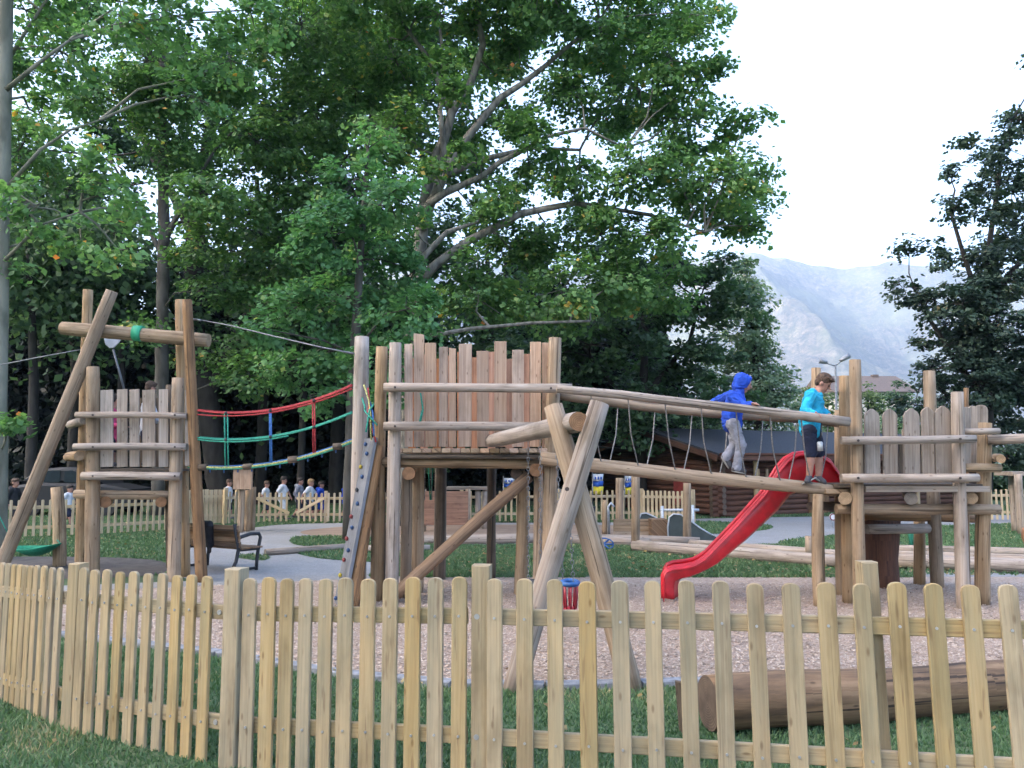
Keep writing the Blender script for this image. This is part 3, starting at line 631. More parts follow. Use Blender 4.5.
def fpost(root, px, top_py, w=.088, dy=0.0, lean=0.0, rz=0):
    Y, _ = lerp_tab(FT, px); Y += dy; t = P(px, top_py, Y); mb = MB()
    ax = Vector((math.cos(rz), math.sin(rz), 0)); az = Vector((-math.sin(rz), math.cos(rz), 0)); x = w/2; h = t.z+.05
    mb.prism([(-x, 0), (x, 0), (x, h), (-x, h)], Vector((t.x+lean, t.y, -.05)), (ax-Vector((lean/h, 0, 0))*0), (Vector((-lean, 0, h))).normalized(), az, w, bev=.006)
    return mb.build('post', 'fence_wood', root)
leanr = lambda px: float(np.interp(px, [0, 236, 480, 700, 868, 1024], [0.0, .004, .0, .012, .022, .03]))
pickets(side, [2, 8, 14, 20, 25.5, 31, 36.5, 42.5, 50, 58, 66], .072, .03)
frail(side, -4, 70, 0, .19); frail(side, -4, 70, 0, .765); fpost(side, -12, 560, dy=.03)
pickets(front, [89, 100, 112, 125, 139, 153, 167.5, 182, 196.5, 212], .072, .03)
pickets(front, [253.6, 272.4, 290.5, 309, 329, 348.5, 371, 393, 415.5, 438, 461.6], .078, .03, leanr)
pickets(front, [496.5, 526, 556, 588, 620, 652.5, 686, 720, 754, 789.5, 824.5, 859.5, 894.5, 930.5, 967, 1004.5], .078, .03, leanr)
fpost(front, 79, 563, .085, rz=-.3); fpost(front, 237, 568, .095, rz=-.25); fpost(front, 482, 564.5, .092, rz=-.12, dy=.03); fpost(front, 866, 561, .078, lean=.035, dy=.055)
for a, b in ((76, 227), (247, 468), (472, 866), (868, 1080)):
    o = 0.0
    for zt in (.19, .765):
        r, nrm, d = frail(front, a, b, o, zt)
        ends = [b-4] if a == 76 else ([a+6] if a == 472 else [])
        for e in ends:
            c = fpt(e)+Vector((0, 0, -zt))+nrm*.015; s = MB(); s.log([c, c+nrm*.006], .014, seg=10, wob=0, caps=(0, 0), step=1); s.build('bolt', 'bolt', r)
# ------------------------------------------------------------------ big log beside the fence
t = thing('tree_trunk_log', 'big peeled tree trunk lying on the grass behind the right of the near fence', 'log', (G(860, 724).x, 5.1, 0))
mb = MB(); mb.log([Vector((1.17, 4.98, .165)), Vector((2.0, 5.12, .16)), Vector((2.9, 5.35, .155)), Vector((4.0, 5.6, .15))], [.165, .16, .155, .14], seg=26, wob=.07, step=.12); mb.build('trunk', ['bark_log', 'end_dark'], t)
mb = MB(); mb.board(Vector((1.02, 4.95, 0)), Vector((1.0, 4.95, .30)), .05, .03, Vector((-.3, -1, 0)), 'slant'); tag(mb.build('stake', 'dark_log'), 'short dark wooden stake at the left end of the big lying trunk', 'stake')
# ------------------------------------------------------------------ tower helpers (front plane in pixels)
def rp(root, name, a, b, ya, yb, d, mats=('log_wood', 'end_pale'), bow=.01, wob=.04, cap=True):
    """round pole between pixel a at depth ya and pixel b at depth yb; diameter in px at ya"""
    mb = MB(); mb.log([P(a[0], a[1], ya), P(b[0], b[1], yb)], [d/2/FOC*ya]*2, wob=wob, bow=bow); return mb.build(name, list(mats), root)
def vpost(root, x1, top, x2, Y, d, mats=('log_wood', 'end_pale'), name='post', taper=1.05):
    """upright pole from the ground; x1 px at top, x2 px near the ground (y ~600)"""
    a = P(x1, top, Y); x = P(x2, 600, Y).x; r = d/2/FOC*Y
    mb = MB(); mb.log([Vector((x, Y, -.05)), a], [r*taper, r*.96], bow=.012); return mb.build(name, list(mats), root)
def brd(root, xc, top, bot, w, Y, mat='grey_board', shape='flat', th=.03, tilt=0, name='board'):
    mb = MB(); mb.board(P(xc+tilt, bot, Y), P(xc, top, Y), WID(w, Y), th, Vector((0, -1, 0)), shape); return mb.build(name, mat, root)
def bolt_at(par, x, y, Y, r=.014):
    c = P(x, y, Y); s = MB(); s.log([c, c+Vector((0, -.012, 0))], r, seg=8, wob=0, caps=(0, 0), step=1); s.build('bolt', 'rust_bolt', par)
GL = ('grey_log', 'end_grey'); BL = ('brown_log', 'end_orange'); DL = ('dark_log', 'end_dark'); LL = ('log_wood', 'end_pale')
# ------------------------------------------------------------------ left tower
Y = 11.0
lt = thing('climbing_tower', 'small left wooden lookout tower with leaning pole and high crossbeam', 'climbing tower', (P(130, 570, Y).x, Y+.6, 0), 'log climbing towers')
a, b = P(112, 291, Y-.05), P(-4, 580, Y+.15); mb = MB(); mb.log([b, a], [.095, .085], bow=.02); mb.build('leaning_pole', ['log_wood', 'end_pale'], lt)
vpost(lt, 88, 290, 79, Y+.45, 10, name='tall_post'); cpost = vpost(lt, 93, 367, 91, Y, 13.5); fp_ = vpost(lt, 178, 378, 173, Y, 12.5)
vpost(lt, 180, 300, 184, Y+.45, 10.5, name='tall_post'); 
mb = MB(); mb.log([Vector((P(202, 585, Y-.05).x, Y-.05, -.04)), P(187, 300, Y-.12)], [.078, .068], bow=.01); mb.build('tall_post', ['brown_log', 'end_pale'], lt)
cb_ = rp(lt, 'crossbeam', (62, 328), (209, 340.5), Y+.15, Y+.15, 14, bow=0)
mb = MB(); tp = P(138.5, 333.5, Y+.15); dd = (P(209, 340.5, Y+.15)-P(62, 328, Y+.15)).normalized(); mb.log([tp-dd*.06, tp+dd*.06], .118, seg=16, wob=.02, caps=(0, 0)); mb.build('tape', 'tape_green', cb_)
for xa, ya, xb, yb, d in ((76, 415, 187, 416, 6.5), (74, 447, 187, 447, 7.5), (82, 476, 181, 476.5, 8.5)):
    r_ = rp(lt, 'rail', (xa, ya), (xb, yb), Y-.14, Y-.14, d, GL); bolt_at(r_, 93, ya, Y-.19); bolt_at(r_, 175, ya, Y-.19)
rp(lt, 'joist', (75, 494), (170, 495), Y+.2, Y+.2, 9)
rp(lt, 'side_rail', (84, 420), (70, 425), Y+.0, Y+1.0, 9, GL); rp(lt, 'side_rail', (79, 456), (68, 457), Y-.1, Y+1.0, 10, LL)
rp(lt, 'joist', (105, 502), (108, 500), Y+.1, Y+1.4, 12, BL); rp(lt, 'joist', (161, 502), (162, 500), Y+.1, Y+1.4, 11, BL)
for x, w in ((107, 12.5), (122.5, 10.5), (134.6, 9.5), (149, 12.5), (163.8, 9.5)):
    brd(lt, x, 390+random.uniform(-1, 1), 467, w, Y+.0, 'grey_board')
brd(lt, 187.5, 390, 466, 4.5, Y-.1, 'grey_board')
vpost(lt, 86, 380, 85, Y+1.4, 9, DL); vpost(lt, 170, 385, 170, Y+1.4, 9, DL)
for k in range(9):
    mb = MB(); c = P(131, 471.5, Y); mb.box((c.x, Y+.06+k*.165, 1.49), (1.28, .15, .035)); mb.build('deck_plank', 'dark_log', lt)
for x in (104, 121, 139, 156): brd(lt, x, 398, 467, 9, Y+1.45, 'dark_log')
# net on a handle, green hammock and its post
t = thing('post', 'free standing thick round post holding the green hammock', 'post', (P(57, 565, 12.6).x, 12.6, 0)); vpost(t, 57, 487, 58, 12.6, 12, name='pole')
mb = MB(); n = 10; base = 0
h0, h1 = P(14, 546, 12.3), P(60, 543, 12.3)
V = []; 
for i in range(n+1):
    tt_ = i/n; c = h0.lerp(h1, tt_); wd = .28*math.sin(math.pi*tt_)**.6+.02; sag = .16*math.sin(math.pi*tt_)
    for j in range(7):
        s_ = (j/6-.5)*2; mb.V.append(c+Vector((0, s_*wd, -sag*(1-s_*s_*.75))))
for i in range(n):
    for j in range(6): mb.face([i*7+j, (i+1)*7+j, (i+1)*7+j+1, i*7+j+1], [(0, 0)]*4, 0, True)
hm = tag(mb.build('hammock', 'hammock_green'), 'bright green fabric hammock seat hung low beside the leaning pole', 'hammock'); sm = hm.modifiers.new('thick', 'SOLIDIFY'); sm.thickness = .012
mb = MB(); mb.tube([h0, P(-6, 505, 12.3)], .008); mb.build('rope', 'rope_green', hm); mb = MB(); mb.tube([h1, P(57, 540, 12.5)], .008); mb.build('rope', 'rope_green', hm)
# ------------------------------------------------------------------ middle tower
Y = 9.35; YB = 11.0
mt = thing('climbing_tower', 'large middle wooden tower with high reddish plank walls and slanted climbing board', 'climbing tower', (P(460, 600, Y).x, Y+.8, 0), 'log climbing towers')
vpost(mt, 362, 337, 358, Y+.5, 15.5, GL); vpost(mt, 382, 347, 377, Y+.15, 12.5, LL)
p3 = vpost(mt, 395.5, 343, 391.5, Y, 13, GL); vpost(mt, 555, 338, 548, Y+.05, 14, LL); vpost(mt, 545.5, 343, 546, Y+.5, 9, LL)
for x, top, bb, yy, d, mm in ((407, 472, 405, Y+.35, 11, LL), (418, 462, 417, Y+.75, 12, LL), (441, 455, 439, YB+.2, 12, DL), (523, 475, 520, Y+.6, 12.5, LL), (538, 462, 537, Y+.3, 9.5, LL), (379, 455, 379, Y+.9, 12, DL), (492, 455, 491, YB+.3, 9, DL)):
    vpost(mt, x, top, bb, yy, d, mm, 'support_post')
for i, (x, w, top) in enumerate([(408.5, 8, 344), (419, 10.5, 333.5), (430.5, 11.5, 343), (443.5, 9, 347), (452.5, 7, 348), (465.5, 13, 344), (482.5, 12, 351), (500.5, 12.5, 341.5), (518, 12, 350), (535.5, 11, 342)]):
    brd(mt, x, top, 447, w, Y+.13+(.035 if i % 2 else 0), 'board_wood', 'slant' if i in (1, 4) else 'flat', tilt=random.uniform(-.6, .6))
brd(mt, 552-6.5, 343, 447, 7, Y+.2, 'board_wood')
for x in (412, 424, 437, 449, 461, 474.5, 491.5, 509.5, 526): brd(mt, x, 352+random.uniform(-2, 7), 450, 7.5, YB, 'orange_board')
for (xa, ya, xb, yb, d) in ((384, 387.3, 572, 388.3, 9.3), (384, 426.3, 560, 427, 9.3)):
    r_ = rp(mt, 'rail', (xa, ya), (xb, yb), Y-.15, Y-.15, d, GL, bow=.008); bolt_at(r_, 395, ya, Y-.21); bolt_at(r_, 551, yb, Y-.21)
rp(mt, 'joist', (374, 462), (540, 464), Y-.02+.16, Y+.16, 10.5, LL, bow=.0)
rp(mt, 'joist', (408.5, 473.5), (410, 470), Y+.02, Y+1.7, 13.5, BL); rp(mt, 'joist', (536, 470), (536, 468), Y+.0, Y+1.7, 14, BL); rp(mt, 'joist', (516, 474), (520, 470), Y+.25, Y+1.7, 12, DL)
rp(mt, 'brace', (529, 476), (396, 594), Y+.25, Y-.1, 12.5, BL); 
mb = MB(); c = P(470, 453, Y); 
for k in range(16):
    x = P(398, 453, Y).x+k*.112; mb = MB(); mb.box((x, Y+.83, P(400, 450.5, Y).z), (.102, 1.72, .05)); mb.build('deck_plank', 'log_wood' if k % 3 else 'board_wood', mt)
# rubber blocks between deck and joist
rp(mt, 'edge_log', (398, 456.5), (540, 457), Y+.03, Y+.03, 4.5, DL)
# climbing board
mb = MB(); A, B_, C_, D_ = P(335, 606, 9.35), P(343.5, 612, 8.95), P(377, 437, 9.25), P(366.5, 439, 9.75)
ncl = (B_-A).cross(D_-A).normalized(); ncl = -ncl if ncl.y > 0 else ncl
ax = (B_-A); wl = ax.length; ax.normalize(); ay = (D_-A); hl = ay.length; ay.normalize()
mb.prism([(0, 0), (wl, 0), (wl+.02, hl), (0.0, hl)], A, ax, ay, ax.cross(ay), .04, bev=.004); cbd = mb.build('climbing_board', 'ramp_board', mt)
for i, (u, v, m_) in enumerate([(.35, .96, 'hold_blue'), (.7, .90, 'hold_blue'), (.3, .82, 'hold_yellow'), (.65, .76, 'hold_blue'), (.35, .68, 'hold_black'), (.7, .60, 'hold_blue'), (.3, .52, 'hold_red'), (.6, .46, 'hold_blue'), (.25, .39, 'hold_red'), (.65, .33, 'hold_blue'), (.4, .27, 'hold_red'), (.3, .18, 'hold_yellow'), (.65, .10, 'hold_yellow'), (.3, .05, 'hold_blue')]):
    c = A+ax*u*wl+ay*v*hl-ncl*0+ncl*.04; mb = MB(); mb.ell(c, (.022, .022, .026), seg=8, rings=5); mb.build('hold', m_, cbd)
mb = MB(); mb.log([P(351, 612, 9.05)+Vector((0, 0, -.02)), P(379, 446, 9.4)], [.08, .055]); mb.build('climbing_board_beam', ['brown_log', 'end_dark'], mt)
# ropes wound at the left post and through the boards
for k, (x0, y0, x1, y1, m_) in enumerate([(364, 385, 371, 440, 'rope_yellow'), (366, 392, 374, 436, 'rope_blue'), (362, 398, 377, 425, 'rope_green'), (368, 388, 376, 442, 'rope_red'), (378, 390, 366, 432, 'rope_green')]):
    mb = MB(); p0, p1 = P(x0, y0, 9.62), P(x1, y1, 9.3); mid = p0.lerp(p1, .5)+Vector((random.uniform(-.05, .05), -.06, 0)); mb.tube([p0, p0.lerp(mid, .5)+Vector((.02, 0, -.03)), mid, p1], .011); mb.build('climbing_rope', m_, mt)
mb = MB(); mb.tube([P(420.5, 393, Y-.02), P(423, 410, Y-.02), P(420, 424, Y-.02)], .010); mb.tube([P(422, 410, Y-.03), P(419, 424, Y-.03)], .008); mb.build('climbing_rope', 'rope_green', mt)
for k, x in enumerate((425, 428, 431, 433)):
    mb = MB(); mb.tube([P(x, 462, YB-.3), P(x+random.uniform(-3, 3), 500, YB-.3)], .008); mb.build('climbing_rope', 'rope_green' if k % 2 else 'rope_grey', mt)
# ------------------------------------------------------------------ rope bridge
rb = thing('rope_net_bridge', 'sagging rope net bridge with red green and yellow ropes between the left and middle towers', 'rope bridge', (P(270, 470, 10.3).x, 10.3, 0))
def catenary(pts, n=16):
    xs = [p[0] for p in pts]; xx = np.linspace(xs[0], xs[-1], n); co_ = np.polyfit(xs, [p[1] for p in pts], 2)
    return [(x, float(np.polyval(co_, x))) for x in xx]
def depth(x): return 10.95+(x-190)/(356-190)*(9.85-10.95)
def rope_px(pts, m_, r, par, off=0, name='rope'):
    mb = MB(); mb.tube([P(x, y, depth(x)+off) for x, y in pts], r); return mb.build(name, m_, par)
red = catenary([(193, 410), (226, 413), (270, 411), (315, 400), (352, 386)]); red2 = catenary([(193, 414), (226, 416), (270, 413), (315, 402), (352, 389)])
grn = catenary([(193, 437), (226, 440), (270, 437), (315, 427), (352, 413)]); low = catenary([(188, 466), (226, 467), (268, 464), (315, 455), (353, 440)])
for c_, m_, r in ((red, 'rope_red', .012), (red2, 'rope_red', .011), (grn, 'rope_green', .012), ([(x, y+2) for x, y in grn[:10]], 'rope_green', .011), (low, 'rope_yellow', .014), ([(x, y+1.5) for x, y in low], 'rope_green', .011)): rope_px(c_, m_, r, rb)
for c_, m_, r in ((red, 'rope_red', .014), (grn, 'rope_green', .013), (low, 'rope_blue', .018)): rope_px([(x, y-1) for x, y in c_], m_, r, rb, off=.55)
f_ = lambda c_, x: float(np.interp(x, [p[0] for p in c_], [p[1] for p in c_]))
for x, m_ in ((225, 'rope_green'), (228, 'rope_green'), (270, 'rope_blue'), (271.5, 'rope_blue'), (313, 'rope_red'), (315, 'rope_red')):
    rope_px([(x-.5, f_(red, x)), (x+.3, f_(low, x))], m_, .0095, rb)
for x in (226, 270.5, 314):
    for c_ in (red, grn):
        mb = MB(); mb.ell(P(x, f_(c_, x), depth(x)-.01), .024, seg=8, rings=6); mb.build('knot', 'rubber', rb)
for x in (203, 248, 293, 338):
    mb = MB(); c = P(x, f_(low, x)+.5, depth(x)); mb.log([c-Vector((.06, 0, 0)), c+Vector((.06, 0, .01))], .045, seg=10, wob=.1); mb.build('clamp', ['dark_log', 'end_dark'], rb)
for x in np.arange(210, 350, 14):
    mb = MB(); mb.tube([P(x, f_(low, x), depth(x)), P(x, f_(low, x)-1, depth(x)+.28)-Vector((0, 0, .08)), P(x, f_(low, x)-1, depth(x)+.55)], .010); mb.build('rung', 'rope_blue', rb)
# zip wire
wy = thing('cable', 'thin steel cable from the left tower post to the middle tower post', 'cable', P(275, 337, 10.3))
mb = MB(); mb.tube([P(192, 318.5, 11), P(230, 325.5, 10.7), P(275, 336.5, 10.3), P(320, 347, 10.0), P(356, 354, 9.8)], .010); mb.build('wire', 'wire', wy)
mb = MB(); mb.tube([P(192, 319, 10.98), P(201, 320.5, 10.9)], .018); mb.tube([P(344, 352, 9.9), P(353, 353.5, 9.83)], .018); mb.build('turnbuckle', 'metal', wy)
mb = MB(); mb.tube([P(-30, 371, 12.4), P(30, 359, 11.9), P(84, 349, 11.4)], .009); tag(mb.build('cable', 'wire'), 'thin steel cable leaving the left tower towards the left edge', 'cable')
# ------------------------------------------------------------------ swing frame in front
sf = thing('swing_trestle', 'crossed grey log trestle with horizontal swing beam in front of the middle tower', 'swing frame', (.45, 6.2, 0))
mb = MB(); mb.log([G(511, 690)+Vector((0, 0, -.06)), P(600, 403, 6.05)], [.082, .078], bow=.015); la = mb.build('crossed_leg', ['grey_log', 'end_pale'], sf)
mb = MB(); mb.log([G(634, 690)+Vector((0, .02, -.06)), P(553, 406, 6.25)], [.085, .078], bow=.015); mb.build('crossed_leg', ['log_wood', 'end_pale'], sf)
bolt_at(la, 567, 489, 5.83, .016)
mb = MB(); mb.log([P(579, 421.5, 6.0), P(491, 441, 9.3)], [.080, .078]); sbm = mb.build('swing_beam', ['grey_log', 'end_orange'], sf)
mb = MB(); mb.log([P(553, 500, 6.18), P(549, 425, 8.5)], .05) if False else None
def beam_at(Yq):
    a, b = P(579, 421.5, 6.0), P(491, 441, 9.3); return a.lerp(b, (Yq-6.0)/3.3)
def chain(p, q, par, r=.006, link=.045, mat='metal'):
    mb = MB(); d = (q-p); n = max(2, int(d.length/link)); 
    for k in range(n):
        c = p+d*((k+.5)/n); a = (1, 0, 0) if k % 2 else (0, 1, 0); a = Vector(a)*link*.28; h = d.normalized()*link*.48
        mb.tube([c-h, c-a-h*.4, c-a+h*.4, c+h, c+a+h*.4, c+a-h*.4, c-h], r*.6, seg=4)
    return mb.build('chain', mat, par)
# flat seat swing
s1 = thing('swing', 'plain black swing seat on steel chains nearer the middle tower', 'swing', (beam_at(7.3).x, 7.3, .5))
ba, bb = beam_at(7.55), beam_at(7.12)
sa, sb = Vector((ba.x-.0, 7.55, .52)), Vector((bb.x, 7.12, .52))
chain(ba, sa, s1); chain(bb, sb, s1); mb = MB(); mb.box(((sa.x+sb.x)/2, 7.335, .51), (.16, .46, .03), rz=.2); mb.build('seat', 'rubber', s1)
s2 = thing('toddler_swing', 'blue and red toddler swing seat hanging between the crossed legs', 'swing', (beam_at(6.47).x, 6.47, .45), None)
bc, bd = beam_at(6.62), beam_at(6.36); cx = P(570, 590, 6.47)
for q_ in (bc, bd):
    pass
chain(bc, Vector((cx.x-.05, 6.56, .66)), s2, mat='wire'); chain(bd, Vector((cx.x+.02, 6.38, .66)), s2, mat='wire')
mb = MB(); rim = [Vector((cx.x+.062*math.cos(a), 6.47+.11*math.sin(a), .65)) for a in np.linspace(0, 2*math.pi, 15)]; mb.tube(rim, .020, seg=8); mb.build('rim', 'plastic_blue', s2)
for a in np.linspace(0, 2*math.pi, 9)[:-1]:
    mb = MB(); mb.tube([Vector((cx.x+.062*math.cos(a), 6.47+.11*math.sin(a), .64)), Vector((cx.x+.045*math.cos(a), 6.47+.08*math.sin(a), .45))], .009); mb.build('bar', 'plastic_red', s2)
mb = MB(); mb.ell((cx.x, 6.47, .44), (.06, .10, .025)); mb.build('seat', 'plastic_red', s2)
# ------------------------------------------------------------------ balance beam bridge
YBm = 9.2
bbm = thing('balance_bridge', 'long sloping log footbeam with two log handrails and hanging rope loops', 'balance bridge', (P(715, 475, YBm).x, YBm, 0))
mb = MB(); mb.log([P(540, 458, YBm+.05), P(596, 465.5, YBm), P(690, 476, YBm), P(800, 487, YBm), P(838, 491, YBm)], [.082, .082, .078, .075, .066], wob=.05); mb.build('foot_beam', ['log_wood', 'end_grey'], bbm)
H1 = [(557, 389), (620, 394.5), (681, 402), (740, 408.5), (800, 415.5), (849, 422)]; H2 = [(557, 395), (600, 401), (646, 407), (718, 414), (790, 418), (845, 424)]
Yn, Yf = 8.86, 9.5
mb = MB(); mb.log([P(x, y, Yn) for x, y in H1], [.045, .048, .048, .047, .050, .055], wob=.05); mb.build('handrail', ['grey_log', 'end_pale'], bbm)
mb = MB(); mb.log([P(x, y, Yf) for x, y in H2], [.055, .055, .054, .052, .05, .05], wob=.05); mb.build('handrail', ['log_wood', 'end_pale'], bbm)
fy = lambda pts, x: float(np.interp(x, [p[0] for p in pts], [p[1] for p in pts]))
for k, x in enumerate((605, 642, 679, 715, 750, 784, 815)):
    yb = fy([(596, 465.5), (690, 476), (800, 487), (838, 491)], x)-5.5
    mb = MB(); l0 = P(x-14, fy(H1, x-14)+2, Yn); r0 = P(x+13, fy(H2, x+13)+2, Yf); b0 = P(x-4, yb, YBm-.06); b1 = P(x+5, yb, YBm+.06)
    mb.tube([l0+Vector((0, 0, .07)), l0, l0.lerp(b0, .5)+Vector((-.015-.01*(k % 2), 0, -.03)), b0, P(x, yb+1.5, YBm), b1, b1.lerp(r0, .5)+Vector((.02, 0, -.03)), r0], .0075)
    mb.build('rope_loop', 'rope_grey', bbm)
# ------------------------------------------------------------------ right tower
Y = 9.0; YB = 10.4
rt = thing('climbing_tower', 'right wooden tower with pointed grey boards and stacked log posts', 'climbing tower', (P(910, 600, Y).x, Y+.6, 0), 'log climbing towers')
vpost(rt, 855, 360, 859.5, Y, 12, LL); vpost(rt, 844, 376, 848, Y+.35, 11, LL); vpost(rt, 816, 366, 818, YB-.2, 11, LL) if False else None
vpost(rt, 838, 410, 840, Y+.9, 7.5, LL); vpost(rt, 929, 371, 938, YB+.1, 12, LL); vpost(rt, 957, 392, 963, Y, 12.5, GL); vpost(rt, 966, 388, 968, YB, 5, BL)
vpost(rt, 985, 423, 982, Y+.25, 13.5, LL); vpost(rt, 818, 494, 819, Y+.15, 11, LL); vpost(rt, 842, 520, 843, YB, 10, LL); vpost(rt, 919, 513, 920, YB+.35, 11, LL); vpost(rt, 816, 368, 820, YB+.1, 10, LL)
for x, w, top in ((871.5, 15, 409), (889.5, 14.5, 409), (911, 16, 408.5), (927, 12.5, 407), (942.5, 16, 406)):
    brd(rt, x, top, 474, w, Y+.1, 'grey_board', 'point', tilt=1)
for x, w in ((919, 4.5), (934, 4), (900.5, 4), (863, 3.5)): brd(rt, x, 440, 478, w, Y+.14, 'dark_log')
for x, w, top, yy in ((966, 8.5, 407, Y+.2), (972.5, 8, 406, Y+.45), (981, 13, 405, Y+.75)): brd(rt, x, top, 464, w, yy, 'grey_board', 'round')
for x in (872, 890, 908): brd(rt, x, 425, 484, 12, YB, 'grey_board', 'point')
for xa, ya, xb, yb, d in ((841, 440.5, 975, 439, 8.2), (841, 478, 978, 478, 9)):
    r_ = rp(rt, 'rail', (xa, ya), (xb, yb), Y-.13, Y-.13, d, GL, bow=.006); bolt_at(r_, 858, ya, Y-.185); bolt_at(r_, 960, yb, Y-.185)
rp(rt, 'side_rail', (961, 431), (999, 431), Y+.02, Y+.02, 6.5, GL); rp(rt, 'side_rail', (958, 468), (1000, 468), Y+.05, Y+.05, 9, LL); rp(rt, 'side_rail', (1001, 459), (994, 458), Y-.1, Y+1.2, 9, LL)
rp(rt, 'joist', (845, 498.5), (852, 494), Y-.02, Y+1.5, 13, LL); rp(rt, 'joist', (911, 498.5), (908, 494), Y+.0, Y+1.5, 13, GL); rp(rt, 'joist', (971, 498), (964, 494), Y+.0, Y+1.5, 13, LL)
rp(rt, 'joist', (836, 509), (999, 509.5), Y+.17, Y+.17, 10.5, LL, bow=0); rp(rt, 'joist', (810, 506), (862, 508), Y+.35, Y+.9, 9, DL)
rp(rt, 'joist', (866, 529), (928, 528.5), Y+1.2, Y+1.5, 10, GL); rp(rt, 'joist', (862, 517), (980, 519), YB+.1, YB+.1, 8, BL)
mb = MB(); c = P(864, 489, Y); e = P(988, 488, Y); mb.box(((c.x+e.x)/2, Y-.02, c.z), (e.x-c.x, .05, .065)); mb.build('deck_edge', 'grey_board', rt)
for k in range(9):
    mb = MB(); mb.box(((P(838, 485, Y).x+P(985, 485, Y).x)/2, Y+.1+k*.16, P(900, 486, Y).z), (1.62, .15, .04)); mb.build('deck_plank', 'dark_log', rt)
mb = MB(); mb.box((P(834, 490, 9.25).x, 9.35, P(834, 490, 9.25).z-.01), (.30, .5, .05)); mb.build('deck_plank', 'log_wood', rt)
r_ = rp(rt, 'rail', (988, 440), (1075, 437), Y+.15, Y-.2, 10, GL)
# brown trough box below the right tower
t = thing('tree_stump', 'thick dark brown tree stump under the right tower deck', 'stump', (P(878, 585, 10.6).x, 10.6, 0))
mb = MB(); x = P(879, 580, 10.6).x; mb.log([Vector((x, 10.6, -.03)), Vector((x+.01, 10.6, .35)), Vector((x+.02, 10.6, .85))], [.26, .24, .27], seg=9, wob=.12); mb.build('trunk', ['cabin_wood', 'end_dark'], t)
# ------------------------------------------------------------------ slide
sl_ = thing('slide', 'bright red plastic slide with arched entry running down to the left', 'slide', (P(740, 590, 9.5).x, 9.6, 0))
up = [(848, 489), (838, 474), (829, 461), (820, 455.5), (808, 452.5), (798, 453.5), (788, 459), (780, 468), (774, 478), (764, 494), (735, 526), (706, 556), (699, 561), (693, 564), (683, 566), (673, 567), (666, 569.5), (663, 575), (663, 598)]
lo = [(848, 492), (838, 492), (829, 492), (820, 491), (811, 490), (803, 491), (797, 493), (791, 496), (787, 501), (779, 511), (748, 540), (718, 565), (711, 569), (703, 573), (692, 577.5), (682, 580), (677, 583), (676, 588), (676, 600)]
def sY(x): return 9.35+(x-663)/(848-663)*.45
Wd = .44
def slide_part(name, rows, mat='slide_red', th=.02):
    mb = MB(); k = len(rows[0])
    for r_ in rows: mb.V += r_
    for i in range(len(rows)-1):
        for j in range(k-1): mb.face([i*k+j, i*k+j+1, (i+1)*k+j+1, (i+1)*k+j], [(0, 0)]*4, 0, True)
    o = mb.build(name, mat, sl_); m_ = o.modifiers.new('thick', 'SOLIDIFY'); m_.thickness = th; m_.offset = 0; return o
def dens(pts, n=3):
    out = []
    for a, b in zip(pts[:-1], pts[1:]):
        for k in range(n): out.append((a[0]+(b[0]-a[0])*k/n, a[1]+(b[1]-a[1])*k/n))
    return out+[pts[-1]]
UP, LO = dens(up), dens(lo)
U1 = [P(x, y, sY(x)) for x, y in UP]; L1 = [P(x, y, sY(x)) for x, y in LO]
U2 = [p+Vector((.10, Wd, 0)) for p in U1]; L2 = [p+Vector((.10, Wd, 0)) for p in L1]
rows = []
for a, b, c, d in zip(U1, L1, L2, U2):
    f1 = b.lerp(a, .22); f2 = c.lerp(d, .22)
    rows.append([a, a.lerp(f1, .5)+Vector((0, .01, 0)), f1+Vector((0, .015, 0)), b.lerp(a, .1)+Vector((0, .05, 0)), b.lerp(a, .04)+Vector((0, .12, 0)), b.lerp(c, .5), c.lerp(d, .04)-Vector((0, .12, 0)), c.lerp(d, .1)-Vector((0, .05, 0)), f2-Vector((0, .015, 0)), d.lerp(f2, .5)-Vector((0, .01, 0)), d])
slide_part('chute', rows)
mb = MB(); mb.tube([p for p in U1], .028, seg=8); mb.build('rim', 'slide_red', sl_)
mb = MB(); mb.tube([p for p in U2], .028, seg=8); mb.build('rim', 'slide_red', sl_)
# outward flange of the near rim
rows = [[p+Vector((0, .005, .004)), p+Vector((0, -.035, -.006)), p+Vector((0, -.05, -.035))] for p in U1]; slide_part('flange', rows, th=.012)
# end lip facing left
a0, a1 = U1[-1], U2[-1]
# ------------------------------------------------------------------ border logs
def glog(px0, px1, r, lab, mats=GL, z=0, seg=14, cat='border log', group='border logs around the sand areas'):
    a = G(*px0); b = G(*px1); a.z = b.z = r+z
    mb = MB(); mb.log([a, b], [r, r*.92], seg=seg, wob=.05, step=.5); return tag(mb.build('border_log', list(mats)), lab, cat, group)
glog((265, 556), (358, 549), .06, 'thin pale pole lying on the gravel right of the bench')
glog((360, 553), (430, 552), .07, 'short pale pole on the gravel beneath the climbing board')
glog((396, 546), (545, 543), .10, 'grey border log behind the middle tower legs')
glog((545, 545), (650, 548), .10, 'grey border log behind the crossed legs')
glog((634, 552), (860, 571), .11, 'long front border log passing behind the slide')
glog((690, 548), (860, 561), .08, 'second border log just behind the long front one, right of the slide')
glog((560, 541), (700, 545), .08, 'border log under the grey ramps')
glog((886, 568), (1060, 575), .11, 'front border log behind the right tower posts')
glog((880, 561), (1060, 567), .09, 'middle border log behind the right tower posts')
glog((884, 555), (1060, 559), .09, 'rearmost border log behind the right tower posts')
